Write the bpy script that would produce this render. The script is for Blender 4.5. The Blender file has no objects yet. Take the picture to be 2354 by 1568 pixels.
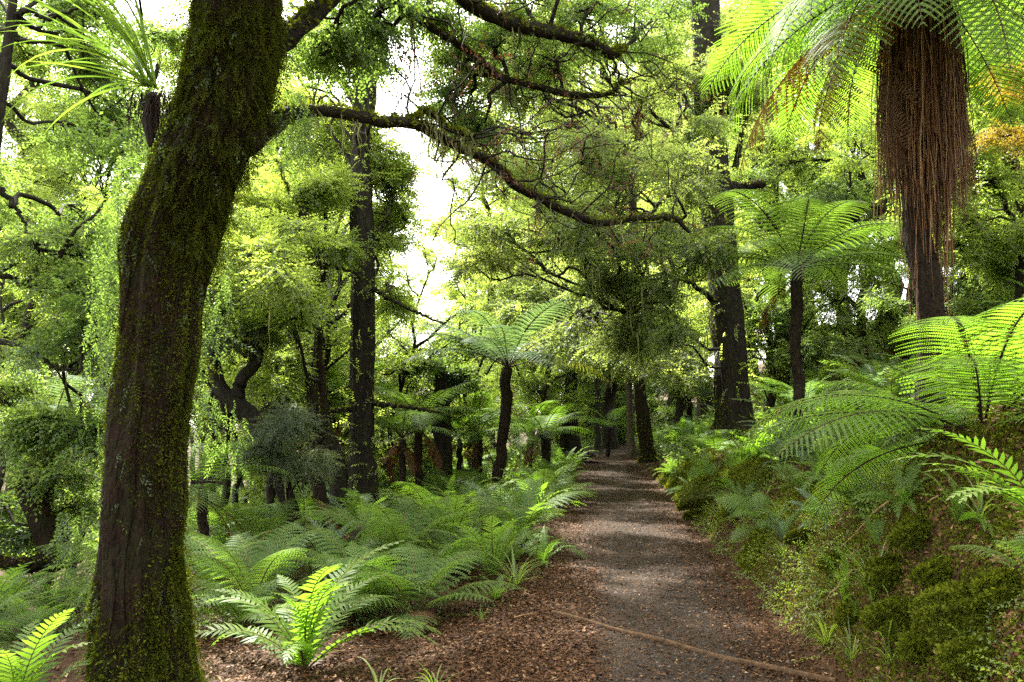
import bpy, math, random
import numpy as np
from mathutils import Vector, Matrix

# ------------------------------------------------------------------ camera, light, exposure
C = bpy.context.scene.collection
scene = bpy.context.scene
PITCH, F, CX, CY, EYE = math.radians(5.5), 1830.0, 1176.5, 784.0, 1.6
SUN_AZ, SUN_EL = math.radians(-30), math.radians(52)
EXPOSURE = 2.65
HAZE = 0.0
DENS = 0.5                                           # leaf sprays per twig, relative

cam_data = bpy.data.cameras.new('camera')
cam = bpy.data.objects.new('camera', cam_data); C.objects.link(cam)
cam_data.sensor_width = 36.0; cam_data.lens = 28.0; cam_data.clip_start = 0.05; cam_data.clip_end = 2000
cam.location = (0, 0, EYE); cam.rotation_euler = (math.radians(90) + PITCH, 0, 0)
scene.camera = cam

world = bpy.data.worlds.new('World'); scene.world = world; world.use_nodes = True
wn, wl = world.node_tree.nodes, world.node_tree.links
wn.clear()
wo = wn.new('ShaderNodeOutputWorld'); wb = wn.new('ShaderNodeBackground'); sky = wn.new('ShaderNodeTexSky')
sky.sky_type = 'NISHITA'; sky.sun_disc = False; sky.sun_elevation = SUN_EL; sky.sun_rotation = SUN_AZ % (2*math.pi)
sky.air_density = 1.0; sky.dust_density = 4.0; sky.ozone_density = 0.6
wmix = wn.new('ShaderNodeMix'); wmix.data_type = 'RGBA'; wmix.inputs[0].default_value = 0.6
wmix.inputs[7].default_value = (8.5, 8.35, 7.9, 1)       # thin bright cloud
wl.new(sky.outputs[0], wmix.inputs[6]); wl.new(wmix.outputs[2], wb.inputs[0]); wl.new(wb.outputs[0], wo.inputs[0])
wb.inputs[1].default_value = 0.13

sd = bpy.data.lights.new('sun', 'SUN'); sd.energy = 4.2; sd.angle = math.radians(1.2); sd.color = (1.0, 0.95, 0.84)
sun = bpy.data.objects.new('sun', sd); C.objects.link(sun)
S = Vector((math.sin(SUN_AZ)*math.cos(SUN_EL), math.cos(SUN_AZ)*math.cos(SUN_EL), math.sin(SUN_EL)))
sun.rotation_euler = S.to_track_quat('Z', 'Y').to_euler(); sun.location = (-20, 30, 40)

vs = scene.view_settings
vs.view_transform = 'Standard'; vs.look = 'None'; vs.gamma = 1.0; vs.exposure = EXPOSURE
cy = scene.cycles
cy.max_bounces = 9; cy.diffuse_bounces = 7; cy.glossy_bounces = 2; cy.transmission_bounces = 7; cy.transparent_max_bounces = 4
cy.volume_bounces = 0; cy.use_denoising = False; cy.denoiser = 'OPENIMAGEDENOISE'
cy.caustics_reflective = False; cy.caustics_refractive = False; cy.sample_clamp_indirect = 3.0
cy.use_adaptive_sampling = True; cy.adaptive_threshold = 0.01

# ------------------------------------------------------------------ helpers
rng = np.random.default_rng(11)
random.seed(5)
A = lambda *a: np.array(a, float)
UP = A(0, 0, 1)
cp, sp = math.cos(PITCH), math.sin(PITCH)

def at(px, py, Y):
    """Point at forward distance Y seen in direction (px, py) of a 2353 x 1568 frame."""
    dx, dy = (px - CX)/F, (CY - py)/F
    t = Y/(cp - dy*sp)
    return A(dx*t, Y, EYE + t*(sp + dy*cp))

def px_of(p):
    x, y, z = p[0], p[1], p[2] - EYE
    d = y*cp + z*sp; u = -y*sp + z*cp
    return CX + F*x/d, CY - F*u/d

def pc(y):                                             # centre line of the path
    y = np.asarray(y, float)
    return 0.47 + 0.107*y + 0.012*np.clip(y - 33, 0, 40)**2

_nw = [(rng.uniform(0, 2*math.pi), rng.uniform(0, 2*math.pi), 0.35*1.75**i, 0.62**i) for i in range(7)]
def fbm(x, y, lo=0, hi=7):
    s = 0
    for a, p, f, w in _nw[lo:hi]:
        s = s + w*(np.sin(f*2.1*(x*math.cos(a) + y*math.sin(a)) + p)*np.sin(f*1.7*(y*math.cos(a) - x*math.sin(a)) + 2*p))
    return s

def sstep(a, b, x):
    t = np.clip((x - a)/(b - a), 0, 1); return t*t*(3 - 2*t)

def height(x, y):
    x = np.asarray(x, float); y = np.asarray(y, float)
    u = x - pc(y)
    r = np.clip(u - 0.92, 0, None)
    bank = (0.95 + 0.22*sstep(12, 6, y))*(1 - np.exp(-(r/0.50)**1.5)) + 0.5*np.clip(u - 2.3, 0, 9) + 0.28*np.clip(u - 11.3, 0, 40)
    l = np.clip(-u - 1.4, 0, None)
    left = -0.045*l - 0.13*np.clip(l - 3.5, 0, 20)
    off = sstep(0.9, 1.7, np.abs(u))
    n = fbm(x*1.3, y*1.3)*(0.045 + 0.10*sstep(1.1, 2.0, u))*off + fbm(x*5, y*5, 0, 4)*0.045*sstep(1.0, 1.5, u)
    # a small lip where the ground meets the path
    lip = 0.05*np.exp(-((np.abs(u) - 1.25)/0.2)**2)
    knoll = 0.42*np.exp(-(((x - 3.05)/0.75)**2 + ((y - 5.05)/0.6)**2))
    rise = 0.0009*np.clip(y - 30, 0, 300)**1.6
    return bank + left + n + lip + rise + knoll

def ground(px, py):
    """Where the view direction meets the ground."""
    lo = None
    for Y in np.arange(2.5, 60, 0.05):
        p = at(px, py, Y)
        if p[2] <= height(p[0], p[1]):
            return A(p[0], p[1], float(height(p[0], p[1])))
    return at(px, py, 40)

def on(x, y, dz=0):
    return A(x, y, float(height(x, y)) + dz)

class Geo:
    def __init__(s): s.v = []; s.t = []; s.f = {3: [], 4: []}; s.m = {3: [], 4: []}; s.n = 0
    def add(s, v, f, mat=0, tint=0.5):
        v = np.asarray(v, np.float32).reshape(-1, 3); f = np.asarray(f, np.int32)
        if not len(v): return
        s.v.append(v); s.t.append(np.broadcast_to(np.asarray(tint, np.float32), (len(v),)))
        k = f.shape[1]; s.f[k].append(f + s.n); s.m[k].append(np.full(len(f), mat, np.int32)); s.n += len(v)
    def mesh(s, name, mats, smooth=True):
        me = bpy.data.meshes.new(name)
        v = np.concatenate(s.v); me.vertices.add(len(v)); me.vertices.foreach_set('co', v.ravel())
        loops, starts, mi, o = [], [], [], 0
        for k in (3, 4):
            if s.f[k]:
                f = np.concatenate(s.f[k]); loops.append(f.ravel()); starts.append(o + k*np.arange(len(f))); mi.append(np.concatenate(s.m[k])); o += k*len(f)
        loops = np.concatenate(loops).astype(np.int32); starts = np.concatenate(starts).astype(np.int32); mi = np.concatenate(mi)
        me.loops.add(len(loops)); me.loops.foreach_set('vertex_index', loops)
        me.polygons.add(len(starts)); me.polygons.foreach_set('loop_start', starts)
        for m in (mats if isinstance(mats, (list, tuple)) else [mats]): me.materials.append(m)
        me.polygons.foreach_set('material_index', mi)
        if smooth: me.polygons.foreach_set('use_smooth', np.ones(len(starts), bool))
        at_ = me.attributes.new('tint', 'FLOAT', 'POINT'); at_.data.foreach_set('value', np.concatenate(s.t).astype(np.float32))
        me.update(calc_edges=True); me.validate()
        return me
    def build(s, name, mats, parent=None, smooth=True):
        return obj(name, s.mesh(name, mats, smooth), parent)

def obj(name, me, parent=None, loc=None, rot=None, sc=None):
    o = bpy.data.objects.new(name, me); C.objects.link(o)
    if parent is not None: o.parent = parent
    if loc is not None: o.location = loc
    if rot is not None: o.rotation_euler = rot
    if sc is not None: o.scale = (sc, sc, sc)
    return o

def tag(o, label=None, cat=None, group=None, kind=None):
    if label: o['label'] = label
    if cat: o['category'] = cat
    if group: o['group'] = group
    if kind: o['kind'] = kind
    return o

def thing(name, label, cat, loc=(0, 0, 0), rz=0, group=None):
    o = bpy.data.objects.new(name, None); C.objects.link(o); o.location = loc; o.rotation_euler = (0, 0, rz)
    o.empty_display_size = 0.2
    return tag(o, label, cat, group)

def dup(root, loc, rz=0, sc=1.0, label=None, group=None, parent=None, tilt=None):
    r = root.copy(); C.objects.link(r)
    r.location = loc; r.rotation_euler = (tilt[0], tilt[1], rz) if tilt else (0, 0, rz); r.scale = (sc, sc, sc)
    if label: r['label'] = label
    if group: r['group'] = group
    for ch in root.children:
        c = ch.copy(); C.objects.link(c); c.parent = r
        for g in ch.children:
            d = g.copy(); C.objects.link(d); d.parent = c
    return r

def norm(v):
    v = np.asarray(v, float); return v/np.maximum(np.linalg.norm(v, axis=-1, keepdims=True), 1e-9)

def curve(P, n):
    """Catmull-Rom through the rows of P (any width), n samples."""
    P = np.asarray(P, float); P = np.vstack([2*P[0] - P[1], P, 2*P[-1] - P[-2]])
    m = len(P) - 3; t = np.linspace(0, m - 1e-6, n); i = t.astype(int); f = (t - i)[:, None]
    a, b, c, d = P[i], P[i + 1], P[i + 2], P[i + 3]
    return 0.5*(2*b + (c - a)*f + (2*a - 5*b + 4*c - d)*f**2 + (3*b - a - 3*c + d)*f**3)

def frames(P):
    T = norm(np.gradient(P, axis=0)); N = np.zeros_like(T)
    n = np.cross(T[0], A(0, 1, 0.01)); n = n/np.linalg.norm(n)
    for i in range(len(P)):
        n = n - T[i]*np.dot(n, T[i]); n = n/max(np.linalg.norm(n), 1e-9); N[i] = n
    return T, N, np.cross(T, N)

def tube(g, P, R, k=6, mat=0, tint=0.5, rough=0.0, seed=0, flute=0.0, cap=True):
    P = np.asarray(P, float); R = np.broadcast_to(np.asarray(R, float), (len(P),))
    T, N, B = frames(P)
    th = np.linspace(0, 2*math.pi, k, endpoint=False)
    rr = np.ones((len(P), k))
    if rough or flute:
        r_ = np.random.default_rng(abs(int(seed)))
        s = np.concatenate([[0], np.cumsum(np.linalg.norm(np.diff(P, axis=0), axis=1))])[:, None]/max(R.mean(), 1e-4)
        for i in range(9):
            a, fs, p, q = r_.integers(1, 9), r_.uniform(0.15, 1.9), r_.uniform(0, 6.28), r_.uniform(0, 6.28)
            rr = rr + rough*0.5/(1 + 0.25*a)*np.sin(a*th[None] + p + 0.6*np.sin(s*fs*0.5))*np.sin(fs*s + q)
        for i in range(5):
            a, p = r_.integers(5, 19), r_.uniform(0, 6.28)
            rr = rr + flute*0.3*np.sin(a*th[None] + p + 0.8*np.sin(s*0.22 + p) + 0.15*s)
    off = np.cos(th)[None, :, None]*N[:, None] + np.sin(th)[None, :, None]*B[:, None]
    V = P[:, None] + off*(R[:, None]*rr)[..., None]
    n = len(P); i = np.arange(n - 1)[:, None]*k; j = np.arange(k)[None]; j2 = (j + 1) % k
    f = np.stack([i + j, i + j2, i + k + j2, i + k + j], -1).reshape(-1, 4)
    tt = np.broadcast_to(np.asarray(tint, float), (n,)) if np.ndim(tint) else np.full(n, tint)
    g.add(V.reshape(-1, 3), f, mat, np.repeat(tt, k))
    if cap:
        base = g.n; g.add(np.vstack([P[-1:], V[-1]]), np.stack([np.zeros(k, int), 1 + np.arange(k), 1 + (np.arange(k) + 1) % k], 1), mat, tt[-1])
    return V

def wobble(a, b, n, amp, sag=0.0, seed=None):
    r_ = rng if seed is None else np.random.default_rng(abs(int(seed)))
    a, b = np.asarray(a, float), np.asarray(b, float); L = np.linalg.norm(b - a)
    t = np.linspace(0, 1, n)[:, None]
    k = max(3, n//3); off = r_.normal(0, amp*L, (k + 2, 3)); off[0] = 0; off[-1] *= 0.3
    return a + (b - a)*t + curve(off, n)*np.minimum(1, t*4) + sag*L*UP*(4*t*(1 - t))

def mats_from(d, up, roll):
    """Column frames (X side, Y along d, Z normal) for N directions."""
    d = norm(d); x = np.cross(d, np.broadcast_to(up, d.shape)); bad = np.linalg.norm(x, axis=1) < 1e-3; x[bad] = A(1, 0, 0)
    x = norm(x); z = np.cross(x, d)
    c, s = np.cos(roll)[:, None], np.sin(roll)[:, None]
    return np.stack([x*c + z*s, d, -x*s + z*c], -1)

def place(g, tpl, pos, M, sc, tint, mat=0):
    v, f, tt = tpl; pos = np.asarray(pos); N = len(pos)
    if not N: return
    V = np.einsum('nij,vj->nvi', M, v)*np.asarray(sc).reshape(-1, 1, 1) + pos[:, None]
    Fi = (f[None] + (np.arange(N)*len(v))[:, None, None]).reshape(-1, f.shape[1])
    g.add(V.reshape(-1, 3), Fi, mat, (np.asarray(tint).reshape(-1, 1) + tt[None]).ravel())

# ------------------------------------------------------------------ materials
def nodes(name):
    m = bpy.data.materials.new(name); m.use_nodes = True; nt = m.node_tree; nt.nodes.clear()
    o = nt.nodes.new('ShaderNodeOutputMaterial')
    return m, nt, o, (lambda t, **k: _new(nt, t, **k)), nt.links.new
def _new(nt, t, **k):
    n = nt.nodes.new(t)
    for a, b in k.items(): setattr(n, a, b)
    return n
def ramp(nt, stops):
    r = nt.nodes.new('ShaderNodeValToRGB'); e = r.color_ramp.elements
    while len(e) < len(stops): e.new(0.5)
    for el, (p, c) in zip(e, stops): el.position = p; el.color = (*c, 1)
    return r

def leaf_mat(name, stops, trans=0.5, tcol=(2.05, 2.2, 0.95), rough=0.5, gloss=0.022, ob=0.15):
    m, nt, o, new, link = nodes(name)
    a = new('ShaderNodeAttribute', attribute_name='tint'); oi = new('ShaderNodeObjectInfo')
    ad = new('ShaderNodeMath', operation='MULTIPLY_ADD'); ad.inputs[1].default_value = ob; link(oi.outputs['Random'], ad.inputs[0]); link(a.outputs['Fac'], ad.inputs[2])
    r = ramp(nt, stops); link(ad.outputs[0], r.inputs[0])
    d = new('ShaderNodeBsdfDiffuse'); link(r.outputs[0], d.inputs[0])
    mu = new('ShaderNodeMix', data_type='RGBA', blend_type='MULTIPLY'); mu.inputs[0].default_value = 1; mu.inputs[7].default_value = (*tcol, 1); link(r.outputs[0], mu.inputs[6])
    t = new('ShaderNodeBsdfTranslucent'); link(mu.outputs[2], t.inputs[0])
    mx = new('ShaderNodeMixShader'); mx.inputs[0].default_value = trans; link(d.outputs[0], mx.inputs[1]); link(t.outputs[0], mx.inputs[2])
    gl = new('ShaderNodeBsdfGlossy'); gl.inputs['Roughness'].default_value = rough; gl.inputs[0].default_value = (0.9, 0.95, 1, 1)
    m2 = new('ShaderNodeMixShader'); m2.inputs[0].default_value = gloss; link(mx.outputs[0], m2.inputs[1]); link(gl.outputs[0], m2.inputs[2])
    link(m2.outputs[0], o.inputs[0]); return m

def bark_mat(name, dark, mid, moss, moss_amt=0.4, scale=9.0, stretch=0.18, bump=0.6, rough=0.85):
    m, nt, o, new, link = nodes(name)
    tc = new('ShaderNodeTexCoord'); mp = new('ShaderNodeMapping'); mp.inputs['Scale'].default_value = (1, 1, stretch); link(tc.outputs['Object'], mp.inputs[0])
    n1 = new('ShaderNodeTexNoise'); n1.inputs['Scale'].default_value = scale; n1.inputs['Detail'].default_value = 8; n1.inputs['Roughness'].default_value = 0.65; link(mp.outputs[0], n1.inputs[0])
    n2 = new('ShaderNodeTexNoise'); n2.inputs['Scale'].default_value = scale*0.35; n2.inputs['Detail'].default_value = 5; link(tc.outputs['Object'], n2.inputs[0])
    v = new('ShaderNodeTexVoronoi', feature='DISTANCE_TO_EDGE'); v.inputs['Scale'].default_value = scale*1.6; link(mp.outputs[0], v.inputs[0])
    r1 = ramp(nt, [(0.3, dark), (0.7, mid)]); link(n1.outputs['Fac'], r1.inputs[0])
    r2 = ramp(nt, [(0.5 - 0.25*moss_amt, (0, 0, 0)), (0.75 - 0.25*moss_amt, (1, 1, 1))]); link(n2.outputs['Fac'], r2.inputs[0])
    mx = new('ShaderNodeMix', data_type='RGBA'); link(r2.outputs[0], mx.inputs[0]); link(r1.outputs[0], mx.inputs[6]); mx.inputs[7].default_value = (*moss, 1)
    ma = new('ShaderNodeMath', operation='MULTIPLY'); ma.inputs[1].default_value = moss_amt*1.6; link(r2.outputs[0], ma.inputs[0]); link(ma.outputs[0], mx.inputs[0])
    b = new('ShaderNodeBsdfPrincipled'); b.inputs['Roughness'].default_value = rough; b.inputs['Specular IOR Level'].default_value = 0.12; link(mx.outputs[2], b.inputs['Base Color'])
    s = new('ShaderNodeMath', operation='ADD'); link(n1.outputs['Fac'], s.inputs[0]); link(v.outputs[0], s.inputs[1])
    bp = new('ShaderNodeBump'); bp.inputs['Strength'].default_value = bump; bp.inputs['Distance'].default_value = 0.04; link(s.outputs[0], bp.inputs['Height']); link(bp.outputs[0], b.inputs['Normal'])
    link(b.outputs[0], o.inputs[0]); return m

def soil_mat(name, stops, scale=14, vor=90, bump=0.5):
    m, nt, o, new, link = nodes(name)
    tc = new('ShaderNodeTexCoord')
    n1 = new('ShaderNodeTexNoise'); n1.inputs['Scale'].default_value = scale; n1.inputs['Detail'].default_value = 9; n1.inputs['Roughness'].default_value = 0.7; link(tc.outputs['Object'], n1.inputs[0])
    n2 = new('ShaderNodeTexNoise'); n2.inputs['Scale'].default_value = 0.9; n2.inputs['Detail'].default_value = 5; link(tc.outputs['Object'], n2.inputs[0])
    v = new('ShaderNodeTexVoronoi'); v.inputs['Scale'].default_value = vor; link(tc.outputs['Object'], v.inputs[0])
    ad = new('ShaderNodeMath', operation='MULTIPLY_ADD'); ad.inputs[1].default_value = 0.45; link(v.outputs['Color'], ad.inputs[0]); link(n1.outputs['Fac'], ad.inputs[2])
    a2 = new('ShaderNodeMath', operation='MULTIPLY_ADD'); a2.inputs[1].default_value = 0.6; link(n2.outputs['Fac'], a2.inputs[0]); link(ad.outputs[0], a2.inputs[2])
    sc = new('ShaderNodeMath', operation='MULTIPLY'); sc.inputs[1].default_value = 0.55; link(a2.outputs[0], sc.inputs[0])
    r = ramp(nt, stops); link(sc.outputs[0], r.inputs[0])
    b = new('ShaderNodeBsdfPrincipled'); b.inputs['Roughness'].default_value = 0.8; b.inputs['Specular IOR Level'].default_value = 0.1; link(r.outputs[0], b.inputs['Base Color'])
    s = new('ShaderNodeMath', operation='SUBTRACT'); link(n1.outputs['Fac'], s.inputs[0]); link(v.outputs['Distance'], s.inputs[1])
    bp = new('ShaderNodeBump'); bp.inputs['Strength'].default_value = bump; bp.inputs['Distance'].default_value = 0.02; link(s.outputs[0], bp.inputs['Height']); link(bp.outputs[0], b.inputs['Normal'])
    link(b.outputs[0], o.inputs[0]); return m

def plain_mat(name, stops, rough=0.8, ob=0.0):
    m, nt, o, new, link = nodes(name)
    a = new('ShaderNodeAttribute', attribute_name='tint'); r = ramp(nt, stops); link(a.outputs['Fac'], r.inputs[0])
    b = new('ShaderNodeBsdfPrincipled'); b.inputs['Roughness'].default_value = rough; b.inputs['Specular IOR Level'].default_value = 0.1; link(r.outputs[0], b.inputs['Base Color'])
    link(b.outputs[0], o.inputs[0]); return m

M = {}
M['leaf_yellow'] = leaf_mat('yellow_green_leaf', [(0.0, (0.055, 0.075, 0.02)), (0.45, (0.12, 0.16, 0.038)), (0.8, (0.19, 0.23, 0.065)), (1.0, (0.28, 0.30, 0.12))], 0.62)
M['leaf_green'] = leaf_mat('mid_green_leaf', [(0.0, (0.036, 0.058, 0.02)), (0.5, (0.085, 0.13, 0.04)), (0.9, (0.145, 0.19, 0.06)), (1.0, (0.21, 0.23, 0.10))], 0.58)
M['leaf_olive'] = leaf_mat('olive_leaf', [(0.0, (0.05, 0.06, 0.024)), (0.5, (0.11, 0.14, 0.05)), (0.9, (0.165, 0.195, 0.075)), (1.0, (0.21, 0.205, 0.10))], 0.6)
M['leaf_blue'] = leaf_mat('grey_green_needle', [(0.0, (0.03, 0.04, 0.02)), (0.5, (0.075, 0.095, 0.045)), (1.0, (0.13, 0.15, 0.07))], 0.45, tcol=(1.7, 1.8, 1.0))
M['leaf_brown'] = leaf_mat('withered_leaf', [(0.0, (0.05, 0.024, 0.016)), (0.5, (0.12, 0.055, 0.032)), (1.0, (0.22, 0.10, 0.05))], 0.35, tcol=(1.2, 0.9, 0.6))
M['lichen'] = leaf_mat('pale_lichen', [(0.0, (0.10, 0.12, 0.05)), (1.0, (0.26, 0.27, 0.13))], 0.5, tcol=(1.1, 1.1, 0.7), gloss=0.0)
M['moss'] = leaf_mat('moss', [(0.0, (0.018, 0.022, 0.005)), (0.5, (0.07, 0.085, 0.011)), (1.0, (0.19, 0.22, 0.025))], 0.45, tcol=(1.2, 1.2, 0.4), gloss=0.0)
M['fern'] = leaf_mat('fern_green', tcol=(1.9, 2.0, 0.8), stops=[(0.0, (0.04, 0.07, 0.016)), (0.5, (0.085, 0.145, 0.032)), (1.0, (0.15, 0.22, 0.05))], trans=0.5, gloss=0.012)
M['fern_bright'] = leaf_mat('bright_fern_green', [(0.0, (0.06, 0.11, 0.016)), (0.5, (0.11, 0.19, 0.026)), (1.0, (0.18, 0.26, 0.04))], 0.58, tcol=(1.65, 1.9, 0.8), gloss=0.02)
M['fern_blue'] = leaf_mat('blue_green_fern', [(0.0, (0.04, 0.07, 0.035)), (0.5, (0.085, 0.14, 0.07)), (1.0, (0.15, 0.21, 0.12))], 0.45, tcol=(1.5, 1.6, 0.8), gloss=0.02)
M['fern_dead'] = leaf_mat('dead_fern_brown', [(0.0, (0.04, 0.018, 0.008)), (0.5, (0.095, 0.046, 0.018)), (1.0, (0.17, 0.095, 0.034))], 0.3, tcol=(1.2, 0.8, 0.5), gloss=0.02)
M['fern_gold'] = leaf_mat('yellowing_fern', [(0.0, (0.11, 0.14, 0.02)), (0.5, (0.2, 0.23, 0.03)), (1.0, (0.3, 0.31, 0.05))], 0.55, tcol=(1.3, 1.3, 0.6))
M['leaf_gold'] = leaf_mat('golden_leaf', [(0.0, (0.17, 0.12, 0.02)), (0.5, (0.28, 0.2, 0.03)), (1.0, (0.38, 0.29, 0.05))], 0.5, tcol=(1.3, 1.3, 0.6))
M['grass'] = leaf_mat('grass_blade', [(0.0, (0.05, 0.085, 0.015)), (0.5, (0.12, 0.175, 0.03)), (1.0, (0.22, 0.26, 0.06))], 0.5, gloss=0.03)
M['fern_rust'] = leaf_mat('rusty_fern', [(0.0, (0.05, 0.022, 0.006)), (0.5, (0.12, 0.055, 0.013)), (1.0, (0.2, 0.12, 0.025))], 0.5, tcol=(1.7, 1.5, 0.6), gloss=0.0)
M['stem'] = plain_mat('fern_stem', [(0, (0.03, 0.02, 0.01)), (0.5, (0.10, 0.075, 0.025)), (1, (0.16, 0.17, 0.05))], 0.55)
M['stem_dark'] = plain_mat('dark_fern_stem', [(0, (0.012, 0.008, 0.006)), (1, (0.06, 0.035, 0.018))], 0.6)
M['strand'] = plain_mat('dead_frond_stalk', [(0, (0.022, 0.011, 0.006)), (0.4, (0.10, 0.045, 0.02)), (0.8, (0.22, 0.11, 0.048)), (1, (0.38, 0.25, 0.13))], 0.65)
M['bark_mossy'] = bark_mat('mossy_brown_bark', (0.006, 0.004, 0.003), (0.032, 0.017, 0.010), (0.016, 0.02, 0.005), 0.4, scale=24, stretch=0.3, bump=1.0)
M['bark_dark'] = bark_mat('dark_bark', (0.007, 0.006, 0.005), (0.028, 0.021, 0.016), (0.026, 0.03, 0.008), 0.3, scale=16, stretch=0.25, bump=1.0)
M['bark_grey'] = bark_mat('grey_brown_bark', (0.03, 0.024, 0.018), (0.11, 0.085, 0.06), (0.06, 0.075, 0.02), 0.3, scale=9)
M['bark_fern'] = bark_mat('fibrous_fern_trunk', (0.006, 0.005, 0.004), (0.035, 0.022, 0.014), (0.05, 0.055, 0.015), 0.12, scale=26, stretch=0.3, bump=1.0)
M['twig'] = bark_mat('twig_bark', (0.008, 0.007, 0.006), (0.03, 0.023, 0.018), (0.035, 0.04, 0.012), 0.3, scale=14)
M['soil'] = soil_mat('forest_soil', [(0.25, (0.010, 0.006, 0.003)), (0.5, (0.034, 0.018, 0.008)), (0.72, (0.066, 0.035, 0.014)), (0.95, (0.12, 0.075, 0.035))])
M['moss_base'] = soil_mat('dark_moss_mat', [(0.25, (0.010, 0.011, 0.003)), (0.5, (0.028, 0.033, 0.007)), (0.72, (0.05, 0.058, 0.012)), (0.95, (0.09, 0.08, 0.03))], scale=40)
M['gravel'] = soil_mat('path_gravel', [(0.25, (0.010, 0.0075, 0.0055)), (0.5, (0.031, 0.023, 0.017)), (0.7, (0.072, 0.046, 0.03)), (0.95, (0.2, 0.15, 0.11))], scale=22, vor=55, bump=0.8)
M['litter'] = plain_mat('fallen_leaf', [(0, (0.018, 0.008, 0.004)), (0.4, (0.07, 0.031, 0.014)), (0.7, (0.14, 0.066, 0.028)), (1, (0.36, 0.25, 0.14))], 0.6)
M['stone'] = plain_mat('grey_stone', [(0, (0.015, 0.014, 0.013)), (0.6, (0.06, 0.05, 0.045)), (1, (0.22, 0.19, 0.17))], 0.75)
M['timber'] = bark_mat('weathered_timber', (0.03, 0.018, 0.010), (0.17, 0.10, 0.055), (0.03, 0.03, 0.01), 0.1, scale=20, stretch=1, bump=0.3)

# ------------------------------------------------------------------ ground and path
def sheet(us, ys, dz=0.0, edge=None):
    Y = ys[:, None] + 0*us[None]; U = us[None] + 0*ys[:, None]
    if edge is not None: U = U*edge(Y)
    X = U + pc(Y); Z = height(X, Y) + dz
    n, k = Y.shape; i = np.arange(n - 1)[:, None]*k; j = np.arange(k - 1)[None]
    f = np.stack([i + j, i + j + 1, i + k + j + 1, i + k + j], -1).reshape(-1, 4)
    return np.stack([X, Y, Z], -1).reshape(-1, 3), f
def spread(fine, step, far, n): return np.concatenate([np.arange(0, fine, step), fine + (far - fine)*np.linspace(0, 1, n)**2.2])
us = spread(9, 0.12, 300, 30); us = np.concatenate([-us[::-1], us[1:]])
ys = np.concatenate([np.linspace(-40, 2, 22)[:-1], np.arange(2, 24, 0.12), 24 + 376*np.linspace(0, 1, 60)**2.0])
g = Geo(); g.add(*sheet(us, ys)); tag(g.build('ground', M['soil']), kind='structure')
ue = np.linspace(-1, 1, 17); ye = np.arange(-3, 46, 0.12)
wid = lambda Y: 0.82 + 0.10*fbm(Y*1.1, Y*0 + 3.0) + 0.0*Y
g = Geo(); g.add(*sheet(ue, ye, 0.012, wid)); tag(g.build('path', M['gravel']), kind='structure')

# ------------------------------------------------------------------ leaf and frond shapes
def spray_tpl(n=13, L=0.34, ll=0.055, lw=0.028, seed=0, needle=False):
    r = np.random.default_rng(seed); V, T = [], []
    for i in range(n):
        s = (i + 0.6)/n; side = 1 if i % 2 else -1
        base = A(0.015*math.sin(5*s + seed), L*s, -0.10*L*s*s)
        a = math.radians(r.uniform(28, 70)) if i < n - 1 else 0.1
        d = A(side*math.sin(a), math.cos(a), r.uniform(-0.5, 0.3)); d /= np.linalg.norm(d)
        nrm = norm(A(r.normal(0, 0.45), r.normal(0, 0.45), 1)); sd = norm(np.cross(d, nrm))
        l = ll*r.uniform(0.65, 1.25)*(1 - 0.35*s); w = lw*r.uniform(0.75, 1.2)
        V += [base, base + d*l*0.5 + sd*w*0.5 + UP*0.006, base + d*l - UP*0.006, base + d*l*0.5 - sd*w*0.5 + UP*0.006]
        T += [r.normal(0, 0.14)]*4
    return np.array(V), np.arange(4*n).reshape(n, 4), np.array(T)
SPRAY = [spray_tpl(13, seed=i) for i in range(4)]
NEEDLE = [spray_tpl(20, 0.30, 0.05, 0.013, seed=10 + i) for i in range(3)]
SMALL = [spray_tpl(11, 0.2, 0.03, 0.018, seed=20 + i) for i in range(3)]
BIG = [spray_tpl(9, 0.42, 0.13, 0.05, seed=30 + i) for i in range(3)]

def rachis(L, e0, bend, n=26, sway=0.0, pw=1.4):
    s = np.linspace(0, 1, n); e = e0 - bend*s**pw; ds = L/(n - 1)
    y = np.concatenate([[0], np.cumsum(np.cos(e[:-1])*ds)]); z = np.concatenate([[0], np.cumsum(np.sin(e[:-1])*ds)])
    return np.stack([sway*L*s**2, y, z], 1)

def interp(P, s):
    t = np.clip(s, 0, 1)*(len(P) - 1); i = np.minimum(t.astype(int), len(P) - 2); f = (t - i)[:, None]
    return P[i]*(1 - f) + P[i + 1]*f

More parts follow.
